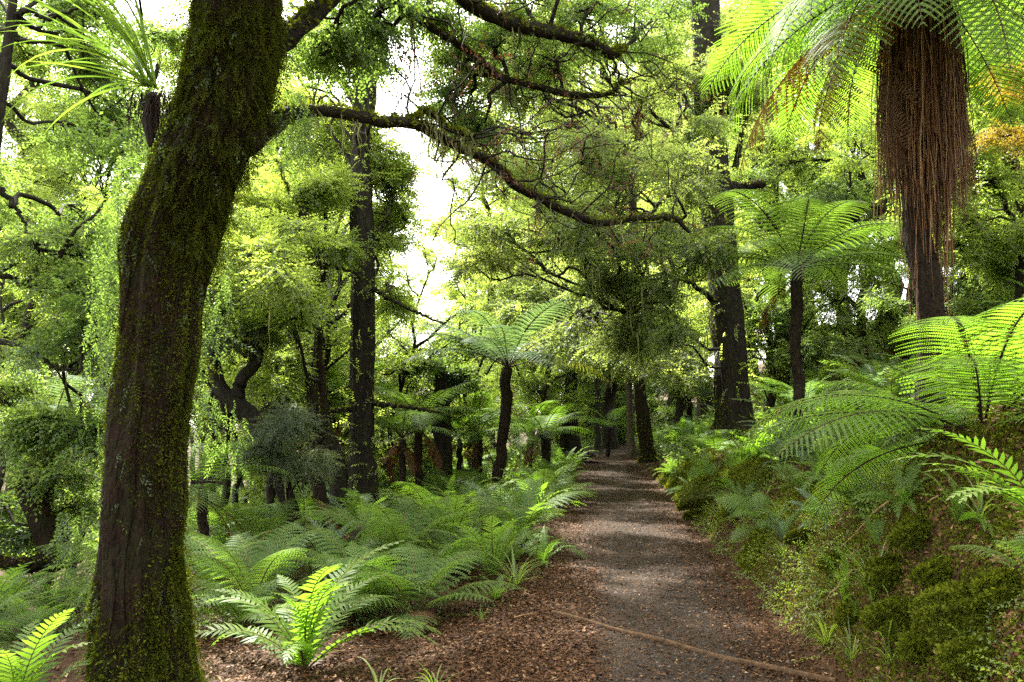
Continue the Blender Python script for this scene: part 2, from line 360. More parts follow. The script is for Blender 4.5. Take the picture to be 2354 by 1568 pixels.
def frond_once(L=0.8, n=34, W=0.11, e0=1.1, bend=1.4, sway=0, s0=0.1, stemr=0.005, tint=0.5, seed=0, gap=0.62):
    r = np.random.default_rng(seed); g = Geo(); P = rachis(L, e0, bend, sway=sway)
    T = norm(np.gradient(P, axis=0)); X = A(1, 0, 0)
    s = np.repeat(np.linspace(s0, 0.99, n), 2); side = np.tile([1.0, -1.0], n)
    p, t = interp(P, s), norm(interp(T, s)); nr = norm(np.cross(np.broadcast_to(X, t.shape), t))
    q = (s - s0)/(1 - s0); l = W*np.sin(math.pi*(0.10 + 0.90*q**0.85))**0.75*r.uniform(0.9, 1.08, 2*n)
    ang = np.radians(14 + 30*q); sd = side[:, None]*X
    d = norm(sd*np.cos(ang)[:, None] + t*np.sin(ang)[:, None] + nr*r.uniform(-0.10, 0.28, 2*n)[:, None])
    w = (L*(1 - s0)/n*gap)*np.ones(2*n)*0.5
    l, w = l[:, None], w[:, None]
    V = np.stack([p - t*w, p + t*w, p + d*l*0.55 + t*w*1.05 - nr*l*0.02, p + d*l*0.55 - t*w*0.8 - nr*l*0.02, p + d*l + t*w*0.4 - nr*l*0.14], 1)
    N = 2*n; b = (np.arange(N)*5)[:, None]
    tt = np.repeat(tint + r.normal(0, 0.07, N), 5)
    g.add(V.reshape(-1, 3), b + A(0, 1, 2, 3).astype(int), 0, tt)
    base = g.n - N*5
    g.f[3].append((base + b + A(3, 2, 4).astype(int)).astype(np.int32)); g.m[3].append(np.zeros(N, np.int32))
    tube(g, P, stemr*np.linspace(1, 0.25, len(P)), 4, 1, np.linspace(0.2, 0.9, len(P)))
    return g

def frond_twice(L=1.8, n=28, W=0.42, m=16, e0=0.9, bend=1.5, sway=0, s0=0.16, pw=0.055, stemr=0.011, tint=0.5, seed=0, droop=0.35, ragged=0.0):
    r = np.random.default_rng(seed); g = Geo(); P = rachis(L, e0, bend, 34, sway)
    T = norm(np.gradient(P, axis=0)); X = A(1, 0, 0)
    s = np.repeat(s0 + (0.995 - s0)*np.linspace(0, 1, n)**0.92, 2); side = np.tile([1.0, -1.0], n); N = 2*n
    p, t = interp(P, s), norm(interp(T, s)); nr = norm(np.cross(np.broadcast_to(X, t.shape), t))
    q = (s - s0)/(1 - s0); l = W*np.sin(math.pi*(0.14 + 0.86*q**0.8))**0.8*r.uniform(0.88, 1.08, N) + 0.01
    if ragged: l = l*np.where(r.random(N) < ragged, r.uniform(0.1, 0.6, N), 1)
    ang = np.radians(12 + 32*q); d = norm(side[:, None]*X*np.cos(ang)[:, None] + t*np.sin(ang)[:, None] + nr*0.12)
    tn = r.normal(0, 0.08, N)
    u = np.linspace(0.06, 0.97, m)                                   # along each pinna
    ax = p[:, None] + d[:, None]*(l[:, None]*u[None])[..., None] - UP*(droop*l[:, None]*u[None]**2)[..., None]
    dd = norm(d[:, None] - UP*(2*droop*u[None])[..., None])
    pr = norm(np.cross(dd, nr[:, None]))                             # across the pinna, in its own plane
    pl = pw*(l/W)[:, None]**0.5*(1 - 0.75*u[None]**1.6)
    hw = (l[:, None]/m*0.52)*np.ones_like(u)[None]
    for sg in (1, -1):
        k = norm(pr*sg + dd*0.35 - nr[:, None]*0.12)
        a = ax + k*pl[..., None]*0.5
        V = np.stack([ax - dd*hw[..., None]*0.8, ax + dd*hw[..., None]*0.8, ax + k*pl[..., None] + dd*hw[..., None]*0.45, ax + k*pl[..., None] - dd*hw[..., None]*0.3], 2)
        n4 = N*m; g.add(V.reshape(-1, 3), np.arange(4*n4).reshape(n4, 4), 0, np.repeat(tint + np.repeat(tn, m) + r.normal(0, 0.05, n4), 4))
    # midrib of every pinna: a narrow strip
    w0 = 0.0022
    V = np.stack([p - t*w0, p + t*w0, ax[:, m//2] + t*w0, ax[:, m//2] - t*w0, ax[:, -1]], 1); b = (np.arange(N)*5)[:, None]
    o = g.n; g.add(V.reshape(-1, 3), b + A(0, 1, 2, 3).astype(int), 1, 0.8)
    g.f[3].append((o + b + A(3, 2, 4).astype(int)).astype(np.int32)); g.m[3].append(np.ones(N, np.int32))
    tube(g, P, stemr*np.linspace(1, 0.2, len(P)), 5, 1, np.linspace(0.1, 0.9, len(P)))
    return g

# ------------------------------------------------------------------ trees
def clump_leaves(gl, gw, c, rad, attach, tpls, n_sub=12, per=40, sc=1.0, tint=0.5, r0=0.03, flat=0.42, droop=0.25, wood=True, r_=rng, tspread=0.13, bend=0.07):
    """One limb from attach to c, its twigs, and leaf sprays along the twigs."""
    L = np.linalg.norm(c - attach); n = max(8, int(L*6))
    limb = wobble(attach, c, min(n, 40), bend/max(1.0, L*0.5), 0.04)
    if wood: tube(gw, limb, np.linspace(r0, 0.012, len(limb)), 6, 0, rough=0.15)
    pos, dr = [], []
    for i in range(n_sub):
        o = r_.normal(0, 1, 3); o = o/np.linalg.norm(o)*r_.uniform(0.45, 1.0)**0.6
        e = c + o*rad*A(1, 1, flat)
        s = limb[int(len(limb)*r_.uniform(0.45, 0.99))]
        tw = wobble(s, e, 9, 0.09, 0.06)
        if wood: tube(gw, tw, np.linspace(0.010, 0.003, 9), 4, 0, cap=False)
        t = r_.uniform(0.25, 1.0, per); q = interp(tw, t); tg = norm(interp(np.gradient(tw, axis=0), t))
        sd = norm(np.cross(tg, UP) + 1e-4)*r_.choice([-1, 1], per)[:, None]
        d = norm(tg*0.7 + sd*r_.uniform(0.2, 1.2, per)[:, None] + r_.normal(0, 0.25, (per, 3)) - UP*droop*r_.uniform(0.2, 1.6, per)[:, None])
        pos.append(q + r_.normal(0, 0.07*rad, (per, 3))*A(1, 1, 0.6)); dr.append(d)
    pos, dr = np.concatenate(pos), np.concatenate(dr)
    tn = tint + r_.normal(0, tspread) + r_.normal(0, 0.06, len(pos))
    idx = r_.integers(0, len(tpls), len(pos))
    for k, tp in enumerate(tpls):
        w = idx == k; place(gl, tp, pos[w], mats_from(dr[w], UP, r_.normal(0, 0.45, w.sum())), sc*r_.uniform(0.75, 1.25, w.sum()), tn[w])
    return limb

def hang(g, pts, n, lo, hi, w=0.012, tint=(0.2, 0.9), mat=0, leafy=False):
    """Strands hanging from points along pts."""
    idx = rng.integers(0, len(pts), n)
    for i in idx:
        p = pts[i] + rng.normal(0, 0.03, 3); L = rng.uniform(lo, hi); k = 6
        a = rng.uniform(0, 6.28); d = A(math.cos(a), math.sin(a), 0)*w*rng.uniform(0.5, 1.2)
        z = np.linspace(0, 1, k); x = np.cumsum(rng.normal(0, 0.012, (k, 2)), 0)
        c = np.stack([p[0] + x[:, 0], p[1] + x[:, 1], p[2] - L*z], 1); wd = (1 - 0.8*z)[:, None]*(0.6 + 0.4*rng.random((k, 1)))
        V = np.stack([c - d*wd, c + d*wd], 1).reshape(-1, 3); j = np.arange(k - 1)*2
        g.add(V, np.stack([j, j + 1, j + 3, j + 2], 1), mat, rng.uniform(*tint))

def tuft(g, pts, nrm, size, tint=(0.1, 0.9), mat=0, per=1, out=0.6, down=0.0):
    """Small moss or leaf blades standing on a surface."""
    N = len(pts); a = norm(rng.normal(0, 1, (N, 3))); d = norm(nrm*out + a*0.7 - UP*down)
    L = size*rng.uniform(0.4, 1.3, N)[:, None]; sd = norm(np.cross(d, rng.normal(0, 1, (N, 3))))*L*0.28
    V = np.stack([pts, pts + d*L*0.5 + sd, pts + d*L, pts + d*L*0.5 - sd], 1)
    g.add(V.reshape(-1, 3), np.arange(4*N).reshape(N, 4), mat, np.repeat(rng.uniform(*tint, N) if np.ndim(tint) else np.full(N, tint), 4))

def surf_samples(V, n, sel=None):
    """Random points and normals on a tube grid V (rings x sides x 3)."""
    R, k = V.shape[:2]; i = rng.integers(0, R - 1, n); j = rng.integers(0, k, n); a, b = rng.random((n, 1)), rng.random((n, 1)); j2 = (j + 1) % k
    p = (V[i, j]*(1 - a) + V[i + 1, j]*a)*(1 - b) + (V[i, j2]*(1 - a) + V[i + 1, j2]*a)*b
    c = V[i].mean(1); nr = norm(p - c); return p, nr

def forest_tree(H, R0, z0, spread_, nclump, per, sc, tpls, leaf, bark, seed, lean=0.0, n_sub=9, shape='round', lichen=0):
    """Meshes (trunk with limbs, crown) of one free-standing tree with its base at the origin."""
    r_ = np.random.default_rng(abs(int(seed)))
    top = A(r_.normal(0, lean), r_.normal(0, lean), H*0.97)
    tr = wobble(A(0, 0, -0.4), top, 30, 0.016, seed=seed); t = np.linspace(0, 1, 30)
    gt, gl, gh = Geo(), Geo(), Geo()
    tube(gt, tr, R0*(1 - 0.82*t) + R0*0.7*np.exp(-t*24), 12, 0, rough=0.10, flute=0.08, seed=seed)
    hh = np.linspace(0.02, 1, nclump)
    for i in range(nclump):
        h = hh[i]; z = z0 + (H - z0)*h
        w = spread_*{'round': math.sin(math.pi*(0.18 + 0.74*h))**0.8, 'cone': (1 - 0.75*h), 'top': 0.45 + 0.55*math.sin(math.pi*h)}[shape]
        a = i*2.4 + r_.normal(0, 0.5); d = w*r_.uniform(0.35, 1.0)
        base = tr[min(29, int(29*max(0.05, (z - d*0.45)/H)))]
        c = A(base[0] + d*math.cos(a), base[1] + d*math.sin(a), z)
        lim = clump_leaves(gl, gt, c, spread_*0.40*r_.uniform(0.8, 1.25), base, tpls, n_sub, int(per*DENS*0.8), sc, 0.45, 0.018 + 0.02*d, r_=r_)
        if lichen: hang(gh, lim[len(lim)//3:], lichen, 0.15, 0.6, 0.012)
    return gt.mesh('tree_trunk', bark), gl.mesh('tree_crown', leaf)

TREES = {}
def tree_kind(key, *a, **k): TREES[key] = forest_tree(*a, **k)
tree_kind('tall', 17, 0.34, 5.0, 3.6, 30, 44, 1.75, SPRAY, M['leaf_green'], M['bark_dark'], 1)
tree_kind('pale', 15, 0.26, 3.0, 3.4, 30, 44, 1.7, SPRAY, M['leaf_yellow'], M['bark_dark'], 2)
tree_kind('olive', 14, 0.30, 3.5, 3.4, 28, 44, 1.6, SPRAY, M['leaf_olive'], M['bark_dark'], 3)
tree_kind('mid', 8.5, 0.14, 1.5, 2.5, 22, 40, 1.25, SPRAY, M['leaf_yellow'], M['twig'], 4, lean=0.5)
tree_kind('under', 4.2, 0.06, 0.5, 1.7, 16, 36, 0.95, SPRAY, M['leaf_green'], M['twig'], 5, lean=0.4)
tree_kind('broad', 4.6, 0.07, 0.7, 1.7, 15, 26, 1.0, BIG, M['leaf_yellow'], M['twig'], 6, lean=0.4)
tree_kind('needle', 9, 0.2, 1.2, 2.2, 24, 60, 1.5, NEEDLE, M['leaf_blue'], M['bark_dark'], 7, shape='cone')

tree_kind('pole', 6.5, 0.075, 3.0, 1.5, 9, 34, 0.9, SPRAY, M['leaf_yellow'], M['bark_dark'], 8, lean=0.55)
_first = {}
def put_tree(key, x, y, sc, rz, label, group, name):
    loc = on(x, y)
    if key not in _first:
        t = thing(name, label, 'tree', loc, rz, group); t.scale = (sc, sc, sc)
        obj('trunk', TREES[key][0], t); obj('crown', TREES[key][1], t); _first[key] = t; return t
    t = dup(_first[key], loc, rz, sc, label, group); t.name = name; return t

# far and mid-distance trees: (kind, px of the trunk, distance, scale)
KINDTXT = {'tall': ('tall_tree', 'tall dark-stemmed tree with mid green leaves in the forest behind'),
           'pale': ('pale_tree', 'pale yellow-green tree in the bright forest behind'),
           'olive': ('olive_tree', 'olive green tree on the forest slope'),
           'mid': ('slender_tree', 'slender yellow-green tree among the taller trunks'),
           'under': ('understorey_tree', 'small leafy understorey tree below the canopy'),
           'pole': ('slim_sapling', 'slim dark-stemmed sapling with a small leafy head'),
           'broad': ('broadleaf_shrub', 'broad-leaved bright green shrub below the canopy'),
           'needle': ('conifer', 'grey-green fine-leaved conifer with drooping sprays')}
BACK = [  # left of the gap
 ('tall', 70, 40, 1.75), ('pale', 330, 46, 1.9), ('pale', -70, 36, 1.5), ('pale', 180, 34, 1.25), ('broad', 90, 22, 0.9), ('broad', 190, 26, 1.0), ('under', 20, 24, 1.1),
 ('pole', 545, 12, 1.0), ('pole', 620, 14, 1.1), ('pole', 665, 12.5, 0.9), ('pole', 740, 16, 1.1), ('pole', 805, 20, 1.1), ('pole', 890, 17, 0.8), ('pole', 1010, 18, 0.7), ('pole', 1080, 20, 0.8),
 ('pale', 40, 44, 1.55), ('pale', 240, 52, 1.7), ('olive', -40, 34, 1.1), ('broad', 1420, 48, 1.2), ('broad', 1475, 47, 1.2), ('broad', 1335, 45, 1.2), ('broad', 1290, 38, 1.0), ('under', 1360, 56, 1.6), ('under', 1450, 57, 1.6),
 ('pale', 60, 30, 0.9), 
 ('pale', 640, 24, 0.95), ('pale', 720, 34, 1.05), ('pale', 610, 46, 1.4), 
 ('mid', 660, 18, 0.85), ('mid', 770, 22, 0.85), ('mid', 860, 30, 0.6),
 ('under', 570, 18, 0.8), ('broad', 640, 16, 0.8), ('broad', 740, 19, 0.8), ('broad', 900, 21, 0.75), ('broad', 960, 24, 0.8),
 ('under', 880, 26, 0.9), ('under', 1000, 32, 0.9), ('broad', 1060, 27, 0.75), ('under', 940, 40, 1.0), ('under', 1030, 46, 1.0), ('broad', 1010, 20, 0.7), ('under', 1100, 37, 1.2), ('under', 1150, 30, 1.1),
 ('pole', 490, 14, 0.9), ('pole', 520, 18, 1.1), ('pole', 585, 13.5, 0.9), ('pole', 650, 20, 1.1), ('pole', 690, 15, 0.8), ('pole', 780, 18, 0.9), ('pole', 900, 22, 0.7), ('pole', 985, 26, 0.7), ('pole', 470, 24, 1.2), ('pole', 20, 14, 1.0), ('pole', 190, 12.5, 0.9), ('pole', 1080, 24, 0.7), ('pole', 1560, 26, 1.0), ('pole', 1950, 17, 0.8), ('pole', 2060, 18, 0.9),
 # right of the gap
 ('pale', 1130, 36, 1.0), ('pale', 1110, 60, 1.35), ('pale', 1090, 26, 0.55), ('pale', 815, 40, 1.15), ('pale', 870, 58, 0.9), ('mid', 1120, 44, 0.9), ('pale', 1180, 52, 0.85), ('pale', 1230, 38, 0.75), ('olive', 1270, 46, 1.1), ('tall', 1330, 58, 1.4), ('olive', 1400, 40, 1.1), ('pale', 1460, 50, 1.3), ('olive', 1540, 34, 1.0),
 ('mid', 1250, 28, 1.0), ('mid', 1560, 22, 0.9), ('under', 1530, 30, 1.0), ('under', 1390, 44, 1.2),
 ('olive', 1620, 27, 1.0), ('tall', 1720, 33, 1.0), ('olive', 1830, 22, 0.9), ('pale', 1920, 28, 1.0), ('olive', 2030, 20, 0.8), ('tall', 2140, 26, 0.9), ('pale', 2230, 19, 0.8), ('olive', 2340, 23, 0.9), ('tall', 2480, 18, 0.8),
 ('mid', 1760, 17, 0.7), ('mid', 1980, 16, 0.7), ('mid', 2300, 14, 0.7), ('broad', 2060, 15, 0.7), ('under', 1880, 19, 0.8), ('under', 2190, 13, 0.8), ('broad', 2330, 13, 0.7),
 ('pale', 1245, 46, 1.8), ('pale', 1400, 50, 2.0), ('olive', 1560, 48, 1.9), ('tall', 1330, 60, 2.0), ('pale', 630, 48, 1.75), ('pale', 470, 52, 1.8),
 # beyond, closing the view
 ('under', 1370, 48, 1.3), ('under', 1440, 50, 1.3), ('broad', 1400, 53, 1.4), ('under', 1310, 50, 1.4), ('under', 1500, 46, 1.2), ('mid', 1380, 60, 1.3), ('mid', 1470, 62, 1.3), ('pale', 520, 70, 1.9), ('tall', 680, 62, 1.6), ('mid', 840, 60, 1.2), ('mid', 930, 66, 0.9), ('mid', 1010, 70, 0.9), ('mid', 1080, 62, 1.1),
 ('tall', 1250, 74, 1.6), ('tall', 1480, 70, 1.7), ('pale', 1650, 52, 1.4), ('tall', 1850, 44, 1.3), ('olive', 2100, 38, 1.2), ('tall', 2350, 36, 1.2), ('olive', 2600, 30, 1.1)]
GAP = np.array([(60, 890, 1000), (100, 890, 995), (250, 905, 970), (400, 935, 990), (550, 935, 1060), (650, 935, 1075), (735, 965, 1045)], float)
def in_gap(px, py, m=0):
    return GAP[0, 0] < py < 745 and np.interp(py, GAP[:, 0], GAP[:, 1]) - m < px < np.interp(py, GAP[:, 0], GAP[:, 2]) + m
for k, x, y, sc in (('olive', -5.5, -3, 0.8), ('tall', 4.5, -4, 0.75), ('olive', -1.5, -7, 0.8), ('tall', 9, -1, 0.7), ('tall', -9, 2, 0.8), ('olive', 3, -11, 1.0), ('tall', -6, -12, 1.0)):  # out-of-view trees, added to block sky light from behind the camera
    put_tree(k, x, y, sc, random.uniform(0, 6.28), 'tall forest tree added out of view behind the viewpoint for shade', 'unseen shade trees added behind the viewpoint', KINDTXT[k][0])
for i, (k, px, d, sc) in enumerate(BACK):
    x = (px - CX)/F*d*1.01
    nm, lb = KINDTXT[k]; lb = ('distant ' if d > 35 else '') + lb.replace(' in the forest behind', '').replace(' in the bright forest behind', '').replace(' on the forest slope', '') + (', left of the sky gap' if px < 900 else ', past the end of the path' if px < 1450 else ', up the slope right of the path')
    put_tree(k, x, d, sc*random.uniform(0.92, 1.08), random.uniform(0, 6.28), lb, ('far ' if d > 35 else 'near ') + k + (' trees left' if px < 900 else ' trees ahead' if px < 1450 else ' trees right'), nm)

# ------------------------------------------------------------------ the great leaning mossy tree
T1 = thing('leaning_tree', 'huge leaning dark trunk furred with moss at the left of the path', 'tree', at(325, 1568, 4.7)*A(1, 1, 0))
def world_children(root, geo, name, mats, smooth=True):
    """A mesh given in world coordinates, parented to a thing whose origin is elsewhere."""
    o = geo.build(name, mats, root, smooth)
    if name in ('lichen', 'moss', 'twigs', 'limbs', 'trailing_foliage', 'creeping_leaves', 'withered_leaves', 'climbing_roots'): o['kind'] = 'stuff'
    o.matrix_parent_inverse = Matrix.Translation(-Vector(root.location)); return o
def trunk_from_px(rows, d0, d1, extra=(), n=90, thin=0.93):
    P, R = [], []
    for i, (y, x0, x1) in enumerate(rows):
        d = d0 + (d1 - d0)*i/(len(rows) - 1); p = at((x0 + x1)/2, y, d); P.append(p); R.append((x1 - x0)/2/F*np.linalg.norm(p - A(0, 0, EYE)))
    R = [r*thin for r in R]
    for p, r in extra: P.append(A(*p)); R.append(r)
    Q = curve(np.column_stack([np.array(P), np.array(R)]), n); return Q[:, :3], Q[:, 3]
rows = [(1640, 175, 490), (1568, 205, 455), (1400, 217, 435), (1200, 230, 430), (1000, 245, 440), (800, 264, 462), (600, 276, 492), (500, 302, 520), (400, 334, 552), (300, 372, 592), (200, 403, 630), (100, 428, 652), (0, 436, 652)]
P1, R1 = trunk_from_px(rows, 4.75, 4.35, [((-1.45, 4.3, 5.0), 0.24), ((-1.2, 4.2, 6.4), 0.2), ((-1.3, 4.0, 8.5), 0.12), ((-1.1, 3.9, 10.5), 0.05)], 150, 0.76)
gt = Geo(); V1 = tube(gt, P1, R1, 64, 0, rough=0.13, flute=0.10, seed=3)
world_children(T1, gt, 'trunk', M['bark_mossy'])

def px_limb(rows, n=60): Q = curve(np.array([[*at(x, y, d), w/2/F*d] for x, y, d, w in rows]), n); return Q[:, :3], Q[:, 3]
LIMBS = [
 [(560, 330, 4.5, 90), (625, 285, 4.6, 62), (700, 255, 4.7, 36), (800, 265, 4.9, 34), (880, 283, 5.1, 34), (950, 288, 5.3, 33), (1010, 325, 5.5, 28), (1080, 355, 5.7, 27), (1130, 385, 5.9, 27), (1170, 432, 6.1, 26), (1230, 462, 6.3, 25), (1290, 492, 6.5, 25), (1370, 522, 6.8, 22), (1440, 515, 7.1, 18), (1530, 508, 7.4, 16), (1562, 545, 7.5, 9)],
 [(545, 190, 4.4, 90), (640, 92, 4.5, 74), (700, 45, 4.6, 58), (760, -10, 4.7, 52), (850, -110, 5.0, 40), (960, -210, 5.4, 24)],
 [(560, -260, 4.4, 110), (720, -160, 4.8, 50), (840, -60, 5.4, 30), (930, 20, 5.8, 24), (1000, 72, 6.1, 22), (1080, 122, 6.4, 22), (1150, 178, 6.7, 20), (1230, 200, 7.0, 19), (1330, 226, 7.3, 18), (1400, 218, 7.5, 12), (1425, 190, 7.6, 6)],
 [(570, -420, 4.4, 130), (800, -260, 5.0, 70), (1000, -70, 5.6, 50), (1080, 2, 5.9, 46), (1160, 38, 6.2, 44), (1260, 58, 6.5, 40), (1340, 78, 6.8, 34), (1410, 112, 7.0, 32), (1445, 95, 7.1, 18)],
 [(940, 286, 5.25, 20), (980, 250, 5.3, 14), (1015, 272, 5.35, 14), (1060, 290, 5.4, 11), (1092, 300, 5.45, 6)]]
gm = Geo(); gtw = Geo(); gbr = Geo(); gli = Geo(); gcr = Geo()
limb_pts = []
for li, rows_ in enumerate(LIMBS):
    P, R = px_limb(rows_); R = R*0.8; P = P + np.cumsum(rng.normal(0, 0.006, P.shape), 0)*np.linspace(0, 1, len(P))[:, None]
    g = Geo(); V = tube(g, P, R, 14, 0, rough=0.22, seed=40 + li)
    p, nr = surf_samples(V, 2600 if li in (0, 3) else 1300); w = nr[:, 2] > -0.2; tuft(g, p[w], nr[w]*A(1, 1, 1.4), 0.035, (0.3, 0.95), 1)
    world_children(T1, g, 'branch', [M['bark_dark'], M['moss']])
    limb_pts.append(P)
    if li == 1: continue
    hang(gli, P[8:] - UP*0.01, 70, 0.06, 0.3, 0.009)
    # twigs with few withered leaves
    for k in range({0: 26, 2: 20, 3: 16, 4: 6}[li]):
        i = rng.integers(int(len(P)*0.3), len(P)); e = P[i] + norm(rng.normal(0, 1, 3) + A(0.5, 0, -0.1))*rng.uniform(0.35, 1.0)
        tw = wobble(P[i], e, 12, 0.075); tube(gtw, tw, np.linspace(0.009, 0.003, 12), 4, 0, cap=False)
        for j in range(3):
            s = tw[rng.integers(4, 12)]; e2 = s + norm(e - P[i] + rng.normal(0, 0.5, 3))*rng.uniform(0.15, 0.4)
            t2 = wobble(s, e2, 7, 0.08); tube(gtw, t2, np.linspace(0.005, 0.002, 7), 3, 0, cap=False)
            m_ = 2; q = interp(t2, rng.uniform(0.3, 1, m_)); place(gbr, SMALL[j % 3], q, mats_from(norm(rng.normal(0, 1, (m_, 3)) - UP*0.5), UP, rng.normal(0, 1, m_)), rng.uniform(0.5, 0.9, m_), rng.uniform(0.2, 0.8, m_))
world_children(T1, gtw, 'twigs', M['twig']); world_children(T1, gbr, 'withered_leaves', M['leaf_brown']); world_children(T1, gli, 'lichen', M['lichen'])

# moss fur on the trunk
p, nr = surf_samples(V1[:118], 150000)
gn = fbm(p[:, 0]*7 + p[:, 1]*5, p[:, 2]*3.0); edge = np.clip(np.abs(nr[:, 0]) - 0.35, 0, 1)
dens = gn*0.45 + 0.9*edge + 0.5*np.clip(1.0 - p[:, 2], 0, 1); keep = dens > -0.05 + 0.7*rng.random(len(p))
tn = np.clip(0.02 + 0.42*rng.random(len(p)) + 0.35*edge + 0.16*gn, 0, 1)
tuft(gm, p[keep], nr[keep], 0.017, 0.0, 0, down=0.3); gm.t[-1] = np.repeat(tn[keep], 4).astype(np.float32)
low = keep & (p[:, 2] < 0.9) & (rng.random(len(p)) < 0.4); tuft(gm, p[low], nr[low], 0.024, (0.3, 0.95), 0)
p, nr = surf_samples(V1[:118], 5000); w = fbm(p[:, 0]*4 + 3, p[:, 2]*2) > 0.2; p, nr = p[w], nr[w]           # hair-like rootlets and fine filmy fronds
place(gm, NEEDLE[0], p, mats_from(norm(nr*0.4 + rng.normal(0, 0.3, p.shape) - UP*0.9), UP, rng.normal(0, 0.8, len(p))), rng.uniform(0.25, 0.6, len(p)), rng.uniform(0.0, 0.5, len(p)))
world_children(T1, gm, 'moss', M['moss'])
g = Geo()                                              # roots and dead vines climbing the bark
for k in range(64):
    i0 = rng.integers(0, 95); i1 = min(117, i0 + rng.integers(12, 45)); ii = np.arange(i0, i1); jj = (rng.uniform(0, 64) + np.cumsum(rng.normal(0, 0.35, len(ii)))) % 64
    j0 = jj.astype(int); fr = (jj - j0)[:, None]; q = V1[ii, j0 % 64]*(1 - fr) + V1[ii, (j0 + 1) % 64]*fr; q = q + norm(q - V1[ii].mean(1))*0.006
    q = curve(q[::3] if len(q) > 9 else q, 24); tube(g, q, np.linspace(0.009, 0.003, 24)*rng.uniform(0.4, 1.2), 5, 0, cap=False, rough=0.2, seed=k)
world_children(T1, g, 'climbing_roots', M['bark_mossy'])
# small creeping leaves and trailing sprays on the trunk
gv = Geo(); p, nr = surf_samples(V1[:118], 240)
place(gv, SMALL[0], p + nr*0.01, mats_from(norm(nr*0.35 + rng.normal(0, 0.4, p.shape) - UP*0.7), UP, rng.normal(0, 0.8, len(p))), rng.uniform(0.35, 0.9, len(p)), rng.uniform(-0.1, 0.25, len(p)))
world_children(T1, gv, 'creeping_leaves', M['leaf_green'])
def trailing(g, px0, py0, px1, py1, d, n, lo, hi, tp=SMALL, sc=0.7, tint=(0.0, 0.6)):
    for i in range(n):
        t = rng.random(); q = at(px0 + (px1 - px0)*t + rng.normal(0, 12), py0 + (py1 - py0)*t, d + rng.normal(0, 0.15)); L = rng.uniform(lo, hi)
        k = max(4, int(L/0.07)); z = np.linspace(0, 1, k); pt = np.stack([q[0] + np.cumsum(rng.normal(0, 0.012, k)), q[1] + np.cumsum(rng.normal(0, 0.012, k)), q[2] - L*z], 1)
        place(g, tp[i % len(tp)], pt, mats_from(norm(rng.normal(0, 0.35, (k, 3)) - UP), A(0, 1, 0), rng.uniform(0, 6.28, k)), sc*rng.uniform(0.6, 1.2, k), np.full(k, rng.uniform(*tint)) + rng.normal(0, 0.08, k))
gd = Geo()
MIX = [SMALL[0], NEEDLE[0], SMALL[2], NEEDLE[1], NEEDLE[2]]
trailing(gd, 235, 420, 330, 300, 4.7, 12, 0.3, 1.1, MIX); trailing(gd, 215, 560, 290, 500, 4.6, 13, 0.3, 1.0, MIX); trailing(gd, 280, 330, 380, 300, 4.5, 10, 0.2, 0.7, MIX)
trailing(gd, 640, 180, 700, 230, 4.7, 34, 0.15, 0.45, NEEDLE, 0.6); trailing(gd, 490, 560, 540, 480, 4.9, 8, 0.2, 0.7, MIX); trailing(gd, 445, 780, 470, 650, 4.9, 10, 0.2, 0.6, MIX)
trailing(gd, 440, 880, 560, 960, 5.4, 16, 0.2, 0.5, MIX); trailing(gd, 130, 1200, 230, 1150, 4.9, 12, 0.15, 0.4, MIX); trailing(gd, 222, 1250, 228, 1500, 4.7, 20, 0.08, 0.25, MIX, 0.6); trailing(gd, 245, 700, 255, 1100, 4.7, 24, 0.08, 0.3, MIX, 0.6)
world_children(T1, gd, 'trailing_foliage', M['leaf_green'])
# its crown, mostly above the view, reaching down between the branches
for px, py, d, r in ((1040, 150, 6.8, 0.35), (1030, 240, 7.0, 0.35), (1000, 50, 6.4, 0.35), (1080, 330, 7.2, 0.35), (740, 130, 5.6, 0.4), (820, 150, 6, 0.5), (860, 40, 5.8, 0.4), (960, -60, 6.2, 0.7), (1180, -40, 6.6, 0.7), (1330, 20, 7, 0.6), (1280, 130, 7.2, 0.5), (1130, 90, 6.8, 0.5), (1480, 60, 7.5, 0.6), (740, -140, 5, 0.8), (400, -180, 4.6, 0.8), (200, -250, 5, 0.9), (560, -330, 4, 0.9), (300, -420, 4, 1.0), (700, -500, 3.6, 1.0), (1000, -400, 5, 1.0), (1300, -300, 6, 1.0)):
    if in_gap(px, py, -10): continue
    c = at(px, py, d); allp = np.vstack(limb_pts + [P1[90:]]); dd = np.linalg.norm(allp - c, axis=1); a = allp[np.argmin(dd + 0.3*np.abs(allp[:, 2] - c[2] + 0.2))]
    clump_leaves(gcr, gtw2 := Geo(), c, r, a, SMALL, 12, 30, 1.1, 0.5, 0.02)
    if gtw2.n: world_children(T1, gtw2, 'limb', M['twig'])
world_children(T1, gcr, 'crown', M['leaf_green'])

